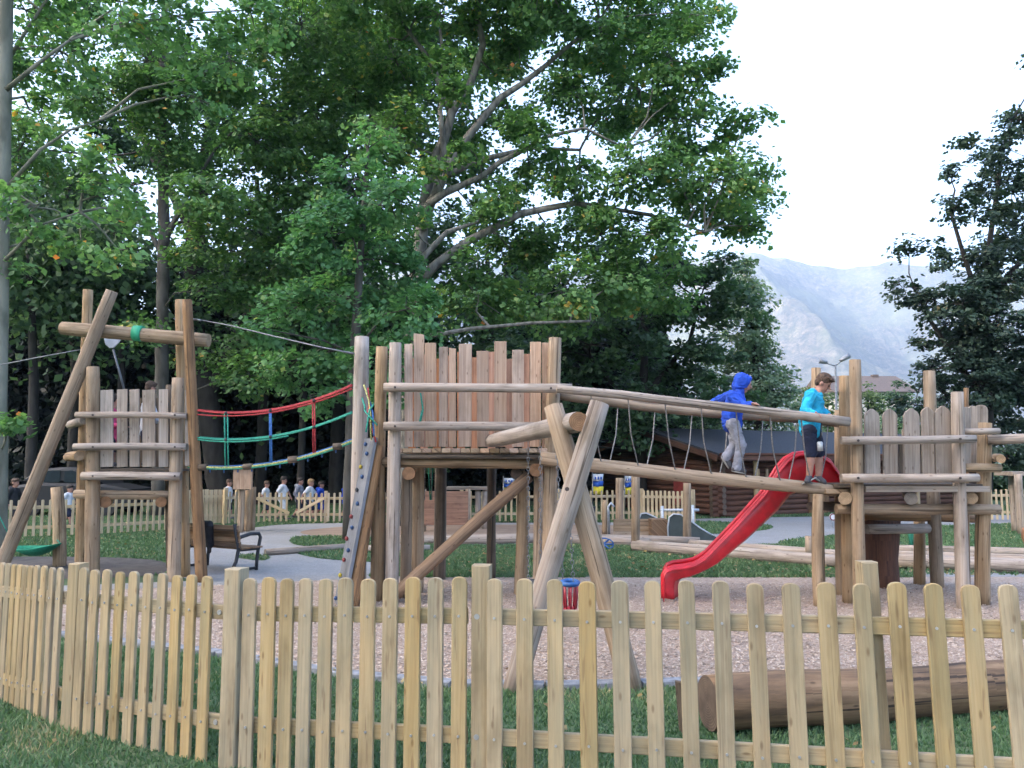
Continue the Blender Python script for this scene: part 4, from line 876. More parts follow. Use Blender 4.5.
# ------------------------------------------------------------------ far picket fences
def far_fence(label, pts, h=.84, sp=.135, w=.055, post_every=2.4, gate=None, top='round', name='picket_fence', py_shift=0):
    """pts: ground points (Vector)"""
    root = thing(name, label, 'fence' if name == 'picket_fence' else 'gate', pts[0])
    pm = MB(); rails = []
    for a, b in zip(pts[:-1], pts[1:]):
        d = b-a; L = d.length; d.normalize(); nrm = Vector((d.y, -d.x, 0)); nrm = -nrm if nrm.y > 0 else nrm
        n = max(1, int(L/sp))
        for k in range(n):
            c = a+d*((k+.5)*L/n); pm.board(c+nrm*.025+Vector((0, 0, .05)), c+nrm*.025+Vector((0, 0, h+random.uniform(-.01, .01))), w, .02, nrm, top, bev=.002)
        for z in (.24, .68):
            mb = MB(); mb.board(a+Vector((0, 0, z*h/.84)), b+Vector((0, 0, z*h/.84)), .07, .025, nrm, 'flat'); mb.build('rail', 'brightened_fence_wood', root)
        if gate:
            mb = MB(); z0, z1 = .26, .66
            p, q = (a, b) if gate > 0 else (b, a)
            mb.board(p+nrm*-.03+Vector((0, 0, z0)), q+nrm*-.03+Vector((0, 0, z1)), .075, .02, nrm); mb.V = [v+nrm*.07 for v in mb.V]; mb.build('brace', 'brightened_fence_wood', root)
        else:
            m_ = max(1, round(L/post_every))
            for k in range(m_+1):
                c = a+d*(k*L/m_)-nrm*.05; mb = MB(); mb.box((c.x, c.y, (h+.04)/2), (.09, .09, h+.04), math.atan2(d.y, d.x)); mb.build('post', 'brightened_fence_wood', root)
    pm.build('pickets', 'brightened_fence_wood', root); return root
def g2(px, Y): return Vector(((px-512)/FOC*Y*.997, Y, 0))
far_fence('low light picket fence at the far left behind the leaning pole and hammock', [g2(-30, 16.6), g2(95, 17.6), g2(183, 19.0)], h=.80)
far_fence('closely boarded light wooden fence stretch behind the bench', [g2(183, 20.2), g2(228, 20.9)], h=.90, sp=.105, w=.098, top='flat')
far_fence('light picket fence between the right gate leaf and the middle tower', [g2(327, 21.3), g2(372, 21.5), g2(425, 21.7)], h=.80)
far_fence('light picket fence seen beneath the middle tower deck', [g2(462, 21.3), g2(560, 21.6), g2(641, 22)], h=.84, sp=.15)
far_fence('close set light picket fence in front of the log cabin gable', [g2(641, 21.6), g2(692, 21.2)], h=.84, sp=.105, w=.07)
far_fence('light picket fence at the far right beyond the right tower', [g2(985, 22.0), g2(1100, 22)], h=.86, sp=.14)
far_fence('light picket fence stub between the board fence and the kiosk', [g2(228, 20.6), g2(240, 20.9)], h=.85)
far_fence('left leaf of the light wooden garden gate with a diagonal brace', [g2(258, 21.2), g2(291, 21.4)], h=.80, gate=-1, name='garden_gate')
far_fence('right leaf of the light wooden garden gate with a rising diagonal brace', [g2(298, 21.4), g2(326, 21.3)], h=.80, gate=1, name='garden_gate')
# kiosk post beside the gate
t = thing('notice_stand', 'tall wooden notice stand with small roof beside the garden gate', 'notice stand', g2(246, 18.5))
for x, top in ((242, 485), (253, 487), (248, 490)):
    mb = MB(); a = P(x, top, 18.5+(x-242)*.05); mb.log([Vector((a.x, a.y, 0)), a], .075, seg=10); mb.build('post', ['log_wood', 'end_pale'], t)
mb = MB(); a = P(243, 479, 18.4); mb.box((a.x, 18.4, a.z), (.42, .10, .46)); mb.build('board', 'board_wood', t)
mb = MB(); a = P(245, 466.5, 18.45); mb.box((a.x, 18.45, a.z), (.62, .40, .06)); mb.build('roof', 'grey_board', t)
# ------------------------------------------------------------------ log cabin
th = R(28); L_ = Vector((math.cos(th), math.sin(th), 0)); Gd = Vector((-math.sin(th), math.cos(th), 0)); O = Vector((5.75, 22.4, 0)); ZU = Vector((0, 0, 1))
cab = thing('log_cabin', 'low dark red brown log cabin with grey felt roof behind the footbeam', 'cabin', O)
LEN, HW, EZ, RZ = 13.5, 3.6, 1.80, 2.66
def cp_(l, g, z): return O+L_*l+Gd*g+ZU*z
wall = MB(); r = .085; k = 0; z = r
while z < 1.80:
    wall.log([cp_(.35, .75, z), cp_(LEN-.3, .75, z)], r, seg=10, wob=.02, step=2); wall.log([cp_(.62, .5, z+r*.9), cp_(.62, 2*HW-.6, z+r*.9)], r, seg=10, wob=.02, step=2); z += r*1.86
wall.build('wall', ['cabin_wood', 'end_dark'], cab)
gb = MB(); z = 1.80
while z < RZ-.12:
    f = (RZ-.1-z)/(RZ-EZ); gb.log([cp_(.62, HW-f*(HW-.5), z), cp_(.62, HW+f*(HW-.5), z)], r, seg=8, wob=.02, step=2); z += r*1.86
gb.build('gable', ['cabin_wood', 'end_dark'], cab)
for s in (0, 1):
    g0 = 0 if s == 0 else 2*HW; mb = MB(); a, b, c, d = cp_(0, g0, EZ), cp_(LEN, g0, EZ), cp_(LEN, HW, RZ), cp_(0, HW, RZ)
    t_ = (d-a); hh = t_.length; t_.normalize(); mb.prism([(0, 0), (LEN, 0), (LEN, hh), (0, hh)], a, L_, t_, L_.cross(t_) , .07, bev=.003); rf = mb.build('roof', 'roof_felt', cab)
    mb = MB(); nn = (L_.cross(t_)).normalized(); nn = nn if nn.z > 0 else -nn
    mb.board(a-L_*.03-nn*.10, d-L_*.03-nn*.10, .17, .03, -L_); mb.build('bargeboard', 'cabin_wood', cab)
    if s == 0:
        mb = MB(); mb.board(a-Gd*.03-ZU*.08, b-Gd*.03-ZU*.08, .15, .03, -Gd); mb.build('fascia', 'cabin_wood', cab)
        mb = MB(); mb.tube([a-Gd*.06+ZU*.02, b-Gd*.06+ZU*.02], .04, seg=8); mb.build('gutter', 'rope_red' if False else 'cabin_wood', cab)
for l in (1.6, 5.2, 8.8): 
    mb = MB(); mb.log([cp_(l, .25, 0), cp_(l, .25, 1.72)], .07, seg=10); mb.build('post', ['fence_wood', 'end_pale'], cab)
for l, w_ in ((3.2, .9), (6.8, 1.0)):
    c = cp_(l, .63, 1.05); fr = MB(); fr.box(c, (w_, .06, .72), th); o_ = fr.build('window', 'cabin_wood', cab); mb = MB(); c2 = cp_(l, .59, 1.05); mb.box(c2, (w_-.14, .02, .58), th); mb.build('pane', 'car_glass', o_)
c = cp_(4.6, .64, .88); mb = MB(); mb.box(c, (.85, .06, 1.7), th); dr = mb.build('door', 'brown_log', cab); mb = MB(); mb.ell(cp_(4.95, .59, .85), .03, seg=8, rings=6); mb.build('handle', 'metal', dr)
for x in (2.0, 2.35): mb = MB(); c = cp_(x, .55, .9); mb.box(c, (.09, .05, 1.0), th); mb.build('shutter_board', 'log_wood', cab)
for x, w_ in ((.62, 1),): mb = MB(); mb.board(cp_(.5, 2.2, .3), cp_(.5, 2.2, 1.45), .75, .04, -L_); mb.build('shutter', 'hold_red', cab)
# ------------------------------------------------------------------ flags
for px, top, Yf_, hh, ww, lab in ((598, 474, 21.9, 20, 11, 'white blue and yellow feather flag between the crossed logs and the cabin'), (509, 478, 22.3, 15, 11, 'slanted blue and yellow flag under the middle tower brace'), (628, 476, 22.5, 18, 7, 'narrow white and blue flag beside the light round post')):
    a = P(px, top, Yf_); t = thing('flag', lab, 'flag', (a.x, Yf_, 0), 'advertising flags by the cabin'); H_ = WID(hh, Yf_); W_ = WID(ww, Yf_)
    mb = MB(); mb.tube([Vector((a.x-W_/2, Yf_, 0)), Vector((a.x-W_/2, Yf_, a.z+.05))], .018); mb.build('pole', 'metal', t)
    for z0, z1, m_ in ((0, .35, 'white_paint'), (.35, .62, 'flag_blue'), (.62, 1, 'flag_yellow')):
        mb = MB(); n = 6
        for i in range(n+1):
            x = i/n; mb.V += [Vector((a.x-W_/2+x*W_, Yf_+.05*math.sin(x*7), a.z-z0*H_)), Vector((a.x-W_/2+x*W_*.95, Yf_+.05*math.sin(x*7+1), a.z-z1*H_))]
        for i in range(n): mb.face([2*i, 2*i+1, 2*i+3, 2*i+2], [(0, 0)]*4, 0, True)
        o_ = mb.build('cloth', m_, t); o_.modifiers.new('t', 'SOLIDIFY').thickness = .006
    mb = MB(); 
    for i in range(3): mb.box((a.x-W_/2+W_*(.25+.25*i), Yf_-.07, a.z-H_*.2), (W_*.14, .006, H_*.14), bev=.001)
    mb.build('lettering', 'flag_blue', t)
# ------------------------------------------------------------------ sandpit things
def gpost(px, top, base_y, d, lab, mats=LL, name='round_post', group='light round posts on the sand area'):
    b = G(px, base_y); mb = MB(); r = d/2/FOC*b.y; mb.log([b-ZU*.03, P(px, top, b.y)], r, seg=12); return tag(mb.build(name, list(mats), None), lab, 'post', group)
gpost(619.5, 478, 537, 8, 'light round post left of the tallest one, right of the crossed logs'); gpost(635.5, 476, 552, 8.5, 'tallest light round post standing at the end of the long border log')
gpost(687, 483, 543, 8, 'light round post in front of the cabin between the two grey ramps'); gpost(604.5, 500, 536, 5, 'short thin round post beside the white tap')
gpost(808.5, 536, 558, 6.5, 'short stubby post among the border logs left of the right tower')
t = thing('play_wall', 'reddish orange wooden play panel on posts beneath the middle tower', 'play panel', g2(446, 18.6))
mb = MB(); a = P(446, 508, 18.6); mb.box((a.x, 18.6, a.z), (WID(44, 18.6), .06, WID(33, 18.6))); mb.build('panel', 'orange_board', t)
for x in (424, 468): mb = MB(); a = P(x, 489, 18.68); mb.log([Vector((a.x, a.y, 0)), a], .06, seg=10); mb.build('post', ['log_wood', 'end_pale'], t)
t = thing('play_table', 'grey wooden play frame with flat top behind the orange panel', 'play frame', g2(472, 19.6))
mb = MB(); a = P(468, 488, 19.6); mb.box((a.x, 19.6, a.z), (1.0, .5, .07)); mb.build('top', 'grey_board', t)
for x in (478, 485): mb = MB(); a = P(x, 490, 19.5); mb.log([Vector((a.x, a.y, 0)), a], .07, seg=10); mb.build('post', ['grey_log', 'end_grey'], t)
t = thing('wooden_crate', 'low wooden sand box with brown square end left of the grey ramps', 'sand box', g2(650, 16.8))
for k in range(3):
    mb = MB(); mb.box((P(634, 530, 17.2).x, 17.25, .07+k*.13), (.85, .09, .125)); mb.build('board', 'log_wood', t)
mb = MB(); mb.box((P(659, 530, 16.9).x, 17.0, .22), (.33, .42, .40)); mb.build('end_block', 'brown_log', t)
def ramp_(prof, Yr, lab):
    t = thing('grey_ramp', lab, 'ramp', (P(prof[0][0], 530, Yr).x, Yr, 0), 'grey water play ramps'); pts = [P(x, y, Yr) for x, y in prof]
    a = pts[0]; mb = MB(); mb.prism([((p-a).x, p.z) for p in pts], Vector((a.x, Yr, 0)), Vector((1, 0, 0)), ZU, Vector((0, 1, 0)), .06, bev=.001); mb.build('panel', 'ramp_green', t)
    mb = MB(); mb.tube([p+Vector((0, -.03, .0)) for p in pts[:-1]], .018); mb.build('edge_trim', 'galv', t)
ramp_([(668, 540), (667.5, 527), (669, 517), (673, 514), (680, 514.5), (688, 519), (700, 528), (712, 535), (722, 540)], 16.6, 'larger dark grey curved ramp panel right of the sand box')
ramp_([(640, 525), (639, 518), (641, 513.5), (646, 513), (655, 517), (664, 524), (664, 525)], 18.2, 'smaller dark grey curved ramp panel behind the sand box')
t = thing('metal_frame', 'galvanised metal pump frame above the grey ramps', 'metal frame', g2(678, 17.6))
for x, y0, y1 in ((662, 506, 524), (692.5, 505, 526)): mb = MB(); mb.tube([Vector((P(x, y0, 17.6).x, 17.6, 0)), P(x, y0, 17.6)], .035, seg=8); mb.build('upright', 'galv', t)
mb = MB(); mb.tube([P(660, 510, 17.6), P(699, 510, 17.6)], .028, seg=8); mb.build('crossbar', 'galv', t)
t = thing('tap', 'white water tap on a thin pipe left of the light round posts', 'tap', g2(609, 18.0)); mb = MB(); mb.tube([g2(608, 18), P(608, 507, 18), P(611, 503, 18), P(614, 507, 18)], .03, seg=8); mb.build('pipe', 'galv', t)
t = thing('bucket_hoist', 'dark round bucket on a post beside the tap', 'bucket', g2(592, 18.0)); a = P(592, 510, 18); mb = MB(); mb.log([a-ZU*.08, a+ZU*.08], [.07, .09], seg=12, wob=0); mb.build('bucket', ['rubber', 'rubber'], t); mb = MB(); mb.log([g2(588, 18.1), P(588, 500, 18.1)], .035, seg=8); mb.build('post', ['log_wood', 'end_pale'], t)
t = thing('toy', 'blue plastic play wheel lying against the border log by the crossed legs', 'toy', g2(603, 14.4)); a = G(603, 551); mb = MB()
for k in range(7):
    an = k/7*2*math.pi; mb.tube([Vector((a.x, a.y, .12)), Vector((a.x+.19*math.cos(an), a.y+.04*math.sin(an*2), .12+.11*math.sin(an)))], .016)
mb.tube([Vector((a.x+.19*math.cos(q), a.y, .12+.11*math.sin(q))) for q in np.linspace(0, 2*math.pi, 15)], .014); mb.build('wheel', 'plastic_blue', t)
t = thing('net', 'small white net on a long thin handle above the left tower boards', 'net', P(124, 395, 11.7)); mb = MB(); mb.tube([P(127, 400, 11.7), P(113, 349, 11.6)], .016); mb.build('handle', 'wire', t)
mb = MB(); c = P(112, 343, 11.6); mb.prism([(-.115, .07), (-.09, -.02), (-.03, -.075), (.03, -.07), (.10, 0), (.135, .07)], c, Vector((1, 0, .05)).normalized(), ZU, Vector((0, 1, 0)), .03, bev=.004); mb.build('net_bag', 'cloth_white', t)
# ------------------------------------------------------------------ timber frame far right, basket, small things under the tower
t = thing('timber_frame', 'grey timber gateway frame at the far right edge', 'timber frame', g2(1014, 18.6))
for x, Yq in ((1012, 18.6), (1018, 17.9)): mb = MB(); a = P(x, 474, Yq); mb.log([Vector((a.x, a.y, 0)), a], .085, seg=10); mb.build('post', ['grey_log', 'end_grey'], t)
mb = MB(); a = P(1024, 473.5, 18.3); mb.box((a.x, 18.3, a.z), (.95, .7, .09)); mb.build('roof', 'grey_board', t)
t = thing('round_basket', 'brown woven basket planter at the right edge', 'basket', g2(1026, 15.2)); a = g2(1026, 15.2); mb = MB(); mb.log([a+ZU*.02, a+ZU*.2, a+ZU*.38], [.12, .17, .15], seg=16, wob=.05, step=.05); mb.build('body', ['orange_board', 'end_dark'], t)
t = thing('climbing_stand', 'dark green metal stand seen between the right tower posts', 'stand', g2(902, 14.2))
for x0, x1 in ((893, 890), (896, 893), (909, 912), (912, 915)): mb = MB(); mb.tube([P(x0, 528, 14.2), Vector((P(x1, 555, 14.2).x, 14.2, 0))], .03, seg=8); mb.build('leg', 'hammock_dark', t)
mb = MB(); mb.tube([P(891, 528, 14.2), P(913, 528, 14.2)], .035, seg=8); mb.build('crossbar', 'hammock_dark', t)
t = thing('round_sign', 'small round white and red sign behind the balance beam end', 'sign', g2(833, 20)); a = P(833, 517, 20); mb = MB(); mb.log([a, a+Vector((0, .03, 0))], .09, seg=18, wob=0, caps=(0, 0)); mb.build('plate', 'white_paint', t)
mb = MB(); mb.tube([a+Vector((.075*math.cos(q), -.01, .075*math.sin(q))) for q in np.linspace(0, 2*math.pi, 17)], .012); mb.build('ring', 'hold_red', t); mb = MB(); mb.tube([Vector((a.x, 20.03, 0)), a+Vector((0, .03, 0))], .02); mb.build('post', 'galv', t)
# ------------------------------------------------------------------ bench with jacket
B0 = Vector((P(183, 570, 12.2).x, 12.35, 0)); f = Vector((.50, .866, 0)); l = Vector((.866, -.50, 0)); BLn = 1.22
bn = thing('park_bench', 'park bench with brown slats and black curved iron arms beside the left tower', 'bench', B0)
def bp(a, b, c): return B0+l*a*.88+f*b*.8+ZU*c*.80
for z in (.50, .60, .70, .80):
    mb = MB(); mb.board(bp(-.06, .02-(z-.5)*.2, z), bp(BLn+.06, .02-(z-.5)*.2, z), .085, .025, -f); mb.build('back_slat', 'brown_log', bn)
for y in (.10, .20, .30, .40, .49):
    mb = MB(); mb.board(bp(-.06, y, .43), bp(BLn+.06, y, .43), .08, .025, ZU); mb.build('seat_slat', 'brown_log', bn)
for a in (0, BLn):
    mb = MB(); mb.tube([bp(a, -.14, 0), bp(a, -.02, .2), bp(a, .03, .42), bp(a, -.08, .88)], .026, seg=8); mb.tube([bp(a, .03, .41), bp(a, .5, .40)], .026, seg=8)
    mb.tube([bp(a, .46, 0), bp(a, .47, .2), bp(a, .50, .42), bp(a, .54, .60), bp(a, .50, .67), bp(a, .3, .68), bp(a, .08, .64), bp(a, -.02, .60)], .026, seg=8); mb.tube([bp(a, -.12, .05), bp(a, .46, .05)], .02, seg=6); mb.build('arm_frame', 'dark_metal', bn)
# ------------------------------------------------------------------ car, lamp, building
def car(px, Yc, lab, ln=4.1):
    c = Vector((P(px, 500, Yc).x, Yc, 0)); t = thing('parked_car', lab, 'car', c, None); h = ln/2
    prof = [(-h, .35), (-h+.05, .75), (-h+.25, .92), (-h+.9, 1.0), (h-.9, .95), (h-.1, .80), (h, .6), (h, .3), (h-.3, .22), (-h+.3, .22)]
    mb = MB(); mb.prism(prof, c, Vector((1, 0, 0)), ZU, Vector((0, 1, 0)), 1.65, bev=.09); mb.build('body', 'car_paint', t)
    prof = [(-h+.3, .95), (-h+.75, 1.38), (-h+1.5, 1.45), (h-1.75, 1.42), (h-.95, .95)]; mb = MB(); mb.prism(prof, c, Vector((1, 0, 0)), ZU, Vector((0, 1, 0)), 1.45, bev=.1); mb.build('cabin', 'car_paint', t)
    for x0, x1, x2, x3 in ((-h+.55, -h+.85, -.35, -.35), (-.22, -.22, h-1.85, h-1.25)):
        mb = MB(); mb.prism([(x0, 1.0), (x1, 1.33), (x2, 1.36), (x3, 1.0)], c+Vector((0, -.735, 0)), Vector((1, 0, 0)), ZU, Vector((0, 1, 0)), .02); mb.build('window', 'car_glass', t)
    for x in (-h+.75, h-.75):
        for y in (-.78, .78):
            mb = MB(); p = c+Vector((x, y, .31)); mb.log([p-Vector((0, .1, 0)), p+Vector((0, .1, 0))], .31, seg=20, wob=0, caps=(0, 0)); w_ = mb.build('wheel', 'rubber', t); mb = MB(); mb.log([p-Vector((0, .11, 0)), p-Vector((0, .09, 0))], .19, seg=16, wob=0, caps=(0, 0)); mb.build('rim', 'dark_metal', w_)
    mb = MB(); mb.ell(c+Vector((h-.05, -.6, .68)), (.06, .15, .09)); mb.build('headlight', 'car_glass', t); mb = MB(); mb.ell(c+Vector((-h+.06, -.62, .78)), (.06, .13, .1)); mb.build('tail_light', 'car_tail', t)
car(84, 24.6, 'dark parked car partly hidden behind the far left picket fence', 3.7)
t = thing('street_lamp', 'tall grey double headed street lamp in front of the mountain', 'street lamp', g2(836, 45)); mb = MB(); mb.log([g2(836, 45), P(835.5, 364, 45)], [.09, .05], seg=10, wob=0, caps=(0, 0)); mb.build('pole', 'lamp_grey', t)
mb = MB(); mb.tube([P(835.5, 366, 45), P(842, 360, 45)], .04); mb.tube([P(835.5, 366, 45), P(826, 363, 45)], .04); mb.build('arm', 'lamp_grey', t)
for a, b in (((840, 361), (849, 355.5)), ((827, 362.5), (819, 360.5))): mb = MB(); mb.log([P(*a, 45), P(*b, 45)], [.10, .17], seg=10, wob=0, caps=(0, 0)); mb.build('lamp_head', 'lamp_grey', t)
c = P(872, 380, 80); t = thing('house', 'distant house with broad dark brown roof below the mountain', 'house', (c.x, 80, 0)); mb = MB(); mb.box((c.x, 84, 4.3), (7.5, 9, 8.6)); mb.build('wall', 'wall_pale', t)
mb = MB(); mb.prism([(-5.2, 8.5), (5.2, 8.5), (0, 10.6)], Vector((c.x, 84, 0)), Vector((0, 1, 0)), ZU, Vector((1, 0, 0)), 8.6); rf = mb.build('roof', 'roof_tile', t); mb = MB(); mb.box((c.x+2, 83.8, 10.3), (.6, .6, .8)); mb.build('chimney', 'roof_tile', rf)
for k in (-2.4, 0, 2.4):
    for z in (3, 6.3): mb = MB(); mb.box((c.x+k, 79.47, z), (1.1, .08, 1.3)); mb.build('window', 'car_glass', t)
# ------------------------------------------------------------------ people
def fuse(name, prims, voxel, mat, parent, smooth=3):
    mb = MB()
    for p in prims:
        if p[0] == 'c':
            _, a, ra, b, rb_ = p; a, b = Vector(a), Vector(b); mb.log([a, b], [ra, rb_], seg=12, wob=0, caps=(0, 0), step=99); mb.ell(a, ra*.995, seg=12, rings=8); mb.ell(b, rb_*.995, seg=12, rings=8)
        else: mb.ell(p[1], p[2], seg=16, rings=12, rot=p[3] if len(p) > 3 else None)
    o = mb.build('tmp', mat); m_ = o.modifiers.new('r', 'REMESH'); m_.mode = 'VOXEL'; m_.voxel_size = voxel; m_.use_smooth_shade = True
    s = o.modifiers.new('s', 'SMOOTH'); s.iterations = smooth; s.factor = .6
    bpy.context.view_layer.update(); dg = bpy.context.evaluated_depsgraph_get(); me = bpy.data.meshes.new_from_object(o.evaluated_get(dg)); bpy.data.objects.remove(o)
    me.name = name; me.materials.clear(); me.materials.append(MATS[mat]); off = OFF.get(parent.name, Vector()); me.transform(Matrix.Translation(-off))
    if mat.startswith('cloth') and voxel < .012:
        co = np.empty(len(me.vertices)*3); me.vertices.foreach_get('co', co); nr = np.empty(len(me.vertices)*3); me.vertex_normals.foreach_get('vector', nr); co = co.reshape(-1, 3); nr = nr.reshape(-1, 3)
        for i in range(len(co)):
            x, y, z = co[i]; w1 = noise.noise(Vector((x*9, y*9, z*26+4*noise.noise(Vector((x*6, y*6, z*6)))))); w2 = noise.noise(Vector((x*30, y*30, z*30)))
            co[i] += nr[i]*(.012*(abs(w1)*-1.6+.35)+.003*w2)
        me.vertices.foreach_set('co', co.ravel()); me.update()
    for p in me.polygons: p.use_smooth = True; p.material_index = 0
    n = bpy.data.objects.new(name, me); COL.objects.link(n); n.parent = parent; OFF[n.name] = off; return n
def hand(w, d, side, k, curl=.5):
    """prims of a hand: wrist w, direction d, side vector, scale k"""
    d = d.normalized(); side = (side-d*side.dot(d)).normalized(); dn = d.cross(side).normalized(); dn = -dn if dn.z > 0 else dn
    pr = [('c', w, .020*k, w+d*.05*k, .024*k), ('e', w+d*.045*k, (.03*k, .03*k, .018*k))]
    for i, ln in enumerate((.052, .060, .056, .044)):
        b = w+d*.065*k+side*(.024-.016*i)*k; m = b+(d+dn*curl*.5).normalized()*ln*.5*k; e = m+(d+dn*curl*1.6).normalized()*ln*.5*k
        pr += [('c', b, .0085*k, m, .008*k), ('c', m, .008*k, e, .0065*k)]
    b = w+d*.02*k+side*.022*k; m = b+(side*.9+d*.5).normalized()*.028*k; pr += [('c', b, .011*k, m, .0095*k), ('c', m, .0095*k, m+(d+side*.2+dn*.4).normalized()*.026*k, .0075*k)]
    return pr
def person(label, J, look, top, legs, hair, k=1.0, voxel=.009, hood=False, shorts=False, group=None, shoe='shoe_dark', hairmat='hair_brown', sleeve=True):
    """J: dict of joints; look: unit view direction of the face; k body scale (1 = 1.35 m child)"""
    fl = min(J['ankle_n'].z, J['ankle_f'].z)
    t = thing('person', label, 'person', (J['pelvis'].x, J['pelvis'].y, fl-.06*k), group)
    look = look.normalized(); side = look.cross(ZU).normalized(); upv = side.cross(look).normalized(); rot = Matrix((side, look, upv)).transposed()
    H = J['head']; q = lambda s, f_, u: H+(side*s+look*f_+upv*u)*k
    pr = [('e', q(0, -.008, .022), (.070*k, .086*k, .088*k), rot), ('e', q(0, .018, -.035), (.052*k, .058*k, .062*k), rot), ('c', q(0, .075, .012), .010*k, q(0, .094, -.018), .012*k),
          ('c', q(0, .05, -.085), .018*k, q(0, .055, -.08), .020*k), ('e', q(.066 if hood else .072, -.005, -.01), (.012*k, .018*k, .027*k), rot), ('e', q(-.066 if hood else -.072, -.005, -.01), (.012*k, .018*k, .027*k), rot),
          ('c', q(0, -.02, -.07), .042*k, J['neck'], .045*k)]
    ch, pv = J['chest'], J['pelvis']
    pr += [('c', J['neck'], .05*k, ch, .085*k), ('c', ch, .085*k, pv, .08*k)]
    for s in ('n', 'f'):
        sh, el, wr = J['sh_'+s], J['el_'+s], J['wr_'+s]; hp, kn, an, to = J['hip_'+s], J['knee_'+s], J['ankle_'+s], J['toe_'+s]
        pr += [('c', ch, .06*k, sh, .045*k), ('c', sh, .045*k, el, .034*k), ('c', el, .034*k, wr, .022*k)]+hand(wr, wr-el, Vector((0, -1 if s == 'n' else 1, .2)), k)
        pr += [('c', pv, .07*k, hp, .07*k), ('c', hp, .07*k, kn, .048*k), ('c', kn, .048*k, kn.lerp(an, .3)+(kn-hp).cross(an-kn).cross(an-kn)*0, .05*k), ('c', kn.lerp(an, .3), .05*k, an, .032*k), ('c', an, .032*k, to, .026*k)]
    fuse('body', pr, voxel, 'skin', t, 2)
    cl = [('c', J['neck']-ZU*.045*k, .056*k, ch, .118*k), ('c', ch, .126*k, pv+ZU*.07*k, .126*k), ('c', pv+ZU*.07*k, .126*k, pv-ZU*.03*k, .124*k)]
    for s in ('n', 'f'):
        sh, el, wr = J['sh_'+s], J['el_'+s], J['wr_'+s]; cl += [('c', ch+ZU*.05*k, .075*k, sh, .062*k), ('c', sh, .066*k, el if sleeve else sh.lerp(el, .6), .055*k)]
        if sleeve: cl += [('c', el, .055*k, el.lerp(wr, .9), .042*k), ('c', el+ZU*-.008, .060*k, el.lerp(wr, .2), .050*k)]
    if hood: cl += [('e', q(0, -.020, .022), (.098*k, .106*k, .108*k), rot), ('e', q(0, .035, .075), (.07*k, .05*k, .035*k), rot), ('c', q(0, -.035, -.04), .088*k, J['neck']-look*.01*k, .062*k)]
    elif top != 'cloth_white': cl += [('c', J['neck']-look*.05*k+side*.05*k, .042*k, J['neck']-look*.06*k-side*.05*k, .042*k), ('e', J['neck']-Vector((look.x, look.y, 0))*.075*k-ZU*.0*k, (.085*k, .075*k, .062*k)), ('e', J['neck']-Vector((look.x, look.y, 0))*.02*k-ZU*.015*k, (.082*k, .082*k, .045*k))]
    for i in range(5):
        a = i*1.26; cl.append(('c', ch+Vector((math.cos(a)*.06, math.sin(a)*.06, .02))*k, .05*k, pv+Vector((math.cos(a+.5)*.07, math.sin(a+.5)*.07, .03))*k, .055*k))
    ob = fuse('hoodie' if top != 'cloth_white' else 'shirt', cl, voxel, top, t, 2)
    if hood:   # opening of the hood: face left visible by a face patch
        f_ = [('e', q(0, .045, -.005), (.055*k, .055*k, .075*k), rot), ('c', q(0, .092, .005), .009*k, q(0, .110, -.022), .011*k)]; fuse('face', f_, voxel*.7, 'skin', t, 1)
    lg = [('c', J['hip_n'], .088*k, J['hip_f'], .088*k)]
    for s in ('n', 'f'):
        hp, kn, an = J['hip_'+s], J['knee_'+s], J['ankle_'+s]; 
        if shorts: lg += [('c', hp, .088*k, hp.lerp(kn, .88), .075*k)]
        else: lg += [('c', hp, .086*k, kn, .064*k), ('c', kn, .064*k, an+(kn-an).normalized()*.02, .052*k), ('c', an+(kn-an)*.15, .058*k, an+(kn-an)*.05, .056*k)]
    fuse('shorts' if shorts else 'trousers', lg, voxel, legs, t, 2)
    for s in ('n', 'f'):
        an, to = J['ankle_'+s], J['toe_'+s]; d = (to-an); d.z = d.z
        heel = an-d.normalized()*.03*k-ZU*.015*k
        so_ = fuse('shoe', [('c', an, .040*k, heel, .036*k), ('c', heel, .036*k, to, .032*k), ('c', an, .038*k, to+ZU*.005, .030*k)], voxel, shoe, t, 1)
        dd = (to-heel).normalized(); nn = Vector((dd.z, 0, -dd.x)); nn = -nn if nn.z > 0 else nn
        mb = MB(); mb.ell((heel+to)/2+nn*.030*k, ((to-heel).length*.5+.03*k, .036*k, .010*k), seg=14, rings=6, rot=Matrix.Rotation(-math.atan2(dd.z, dd.x), 3, 'Y')); mb.build('sole', 'shoe_sole', so_)
    if hair:
        hp_ = [('e', q(0, -.018, .042), (.080*k, .090*k, .085*k), rot), ('e', q(0, .045, .082), (.062*k, .045*k, .030*k), rot), ('e', q(0, -.05, -.005), (.072*k, .05*k, .06*k), rot)]
        for i in range(14):
            a = random.uniform(0, 6.28); e_ = random.uniform(.1, 1.2); v = (side*math.cos(a)*math.cos(e_)*.075+look*math.sin(a)*math.cos(e_)*.085+upv*(math.sin(e_)*.085+.035)); hp_.append(('c', H+v*k, .016*k, H+v*1.12*k+Vector((random.uniform(-.01, .01), 0, -.012)), .006*k))
        fuse('hair', hp_, voxel*.8, hairmat, t, 1)
    for s in (-1, 1):
        mb = MB(); mb.ell(q(.028*s, .072 if not hood else .088, .008), .009*k, seg=8, rings=6); mb.build('eye', 'eye_dark', t)
    mb = MB(); mb.ell(q(0, .076 if not hood else .094, -.055), (.020*k, .008*k, .006*k), seg=8, rings=6, rot=rot); mb.build('mouth', 'lip', t)
    return t
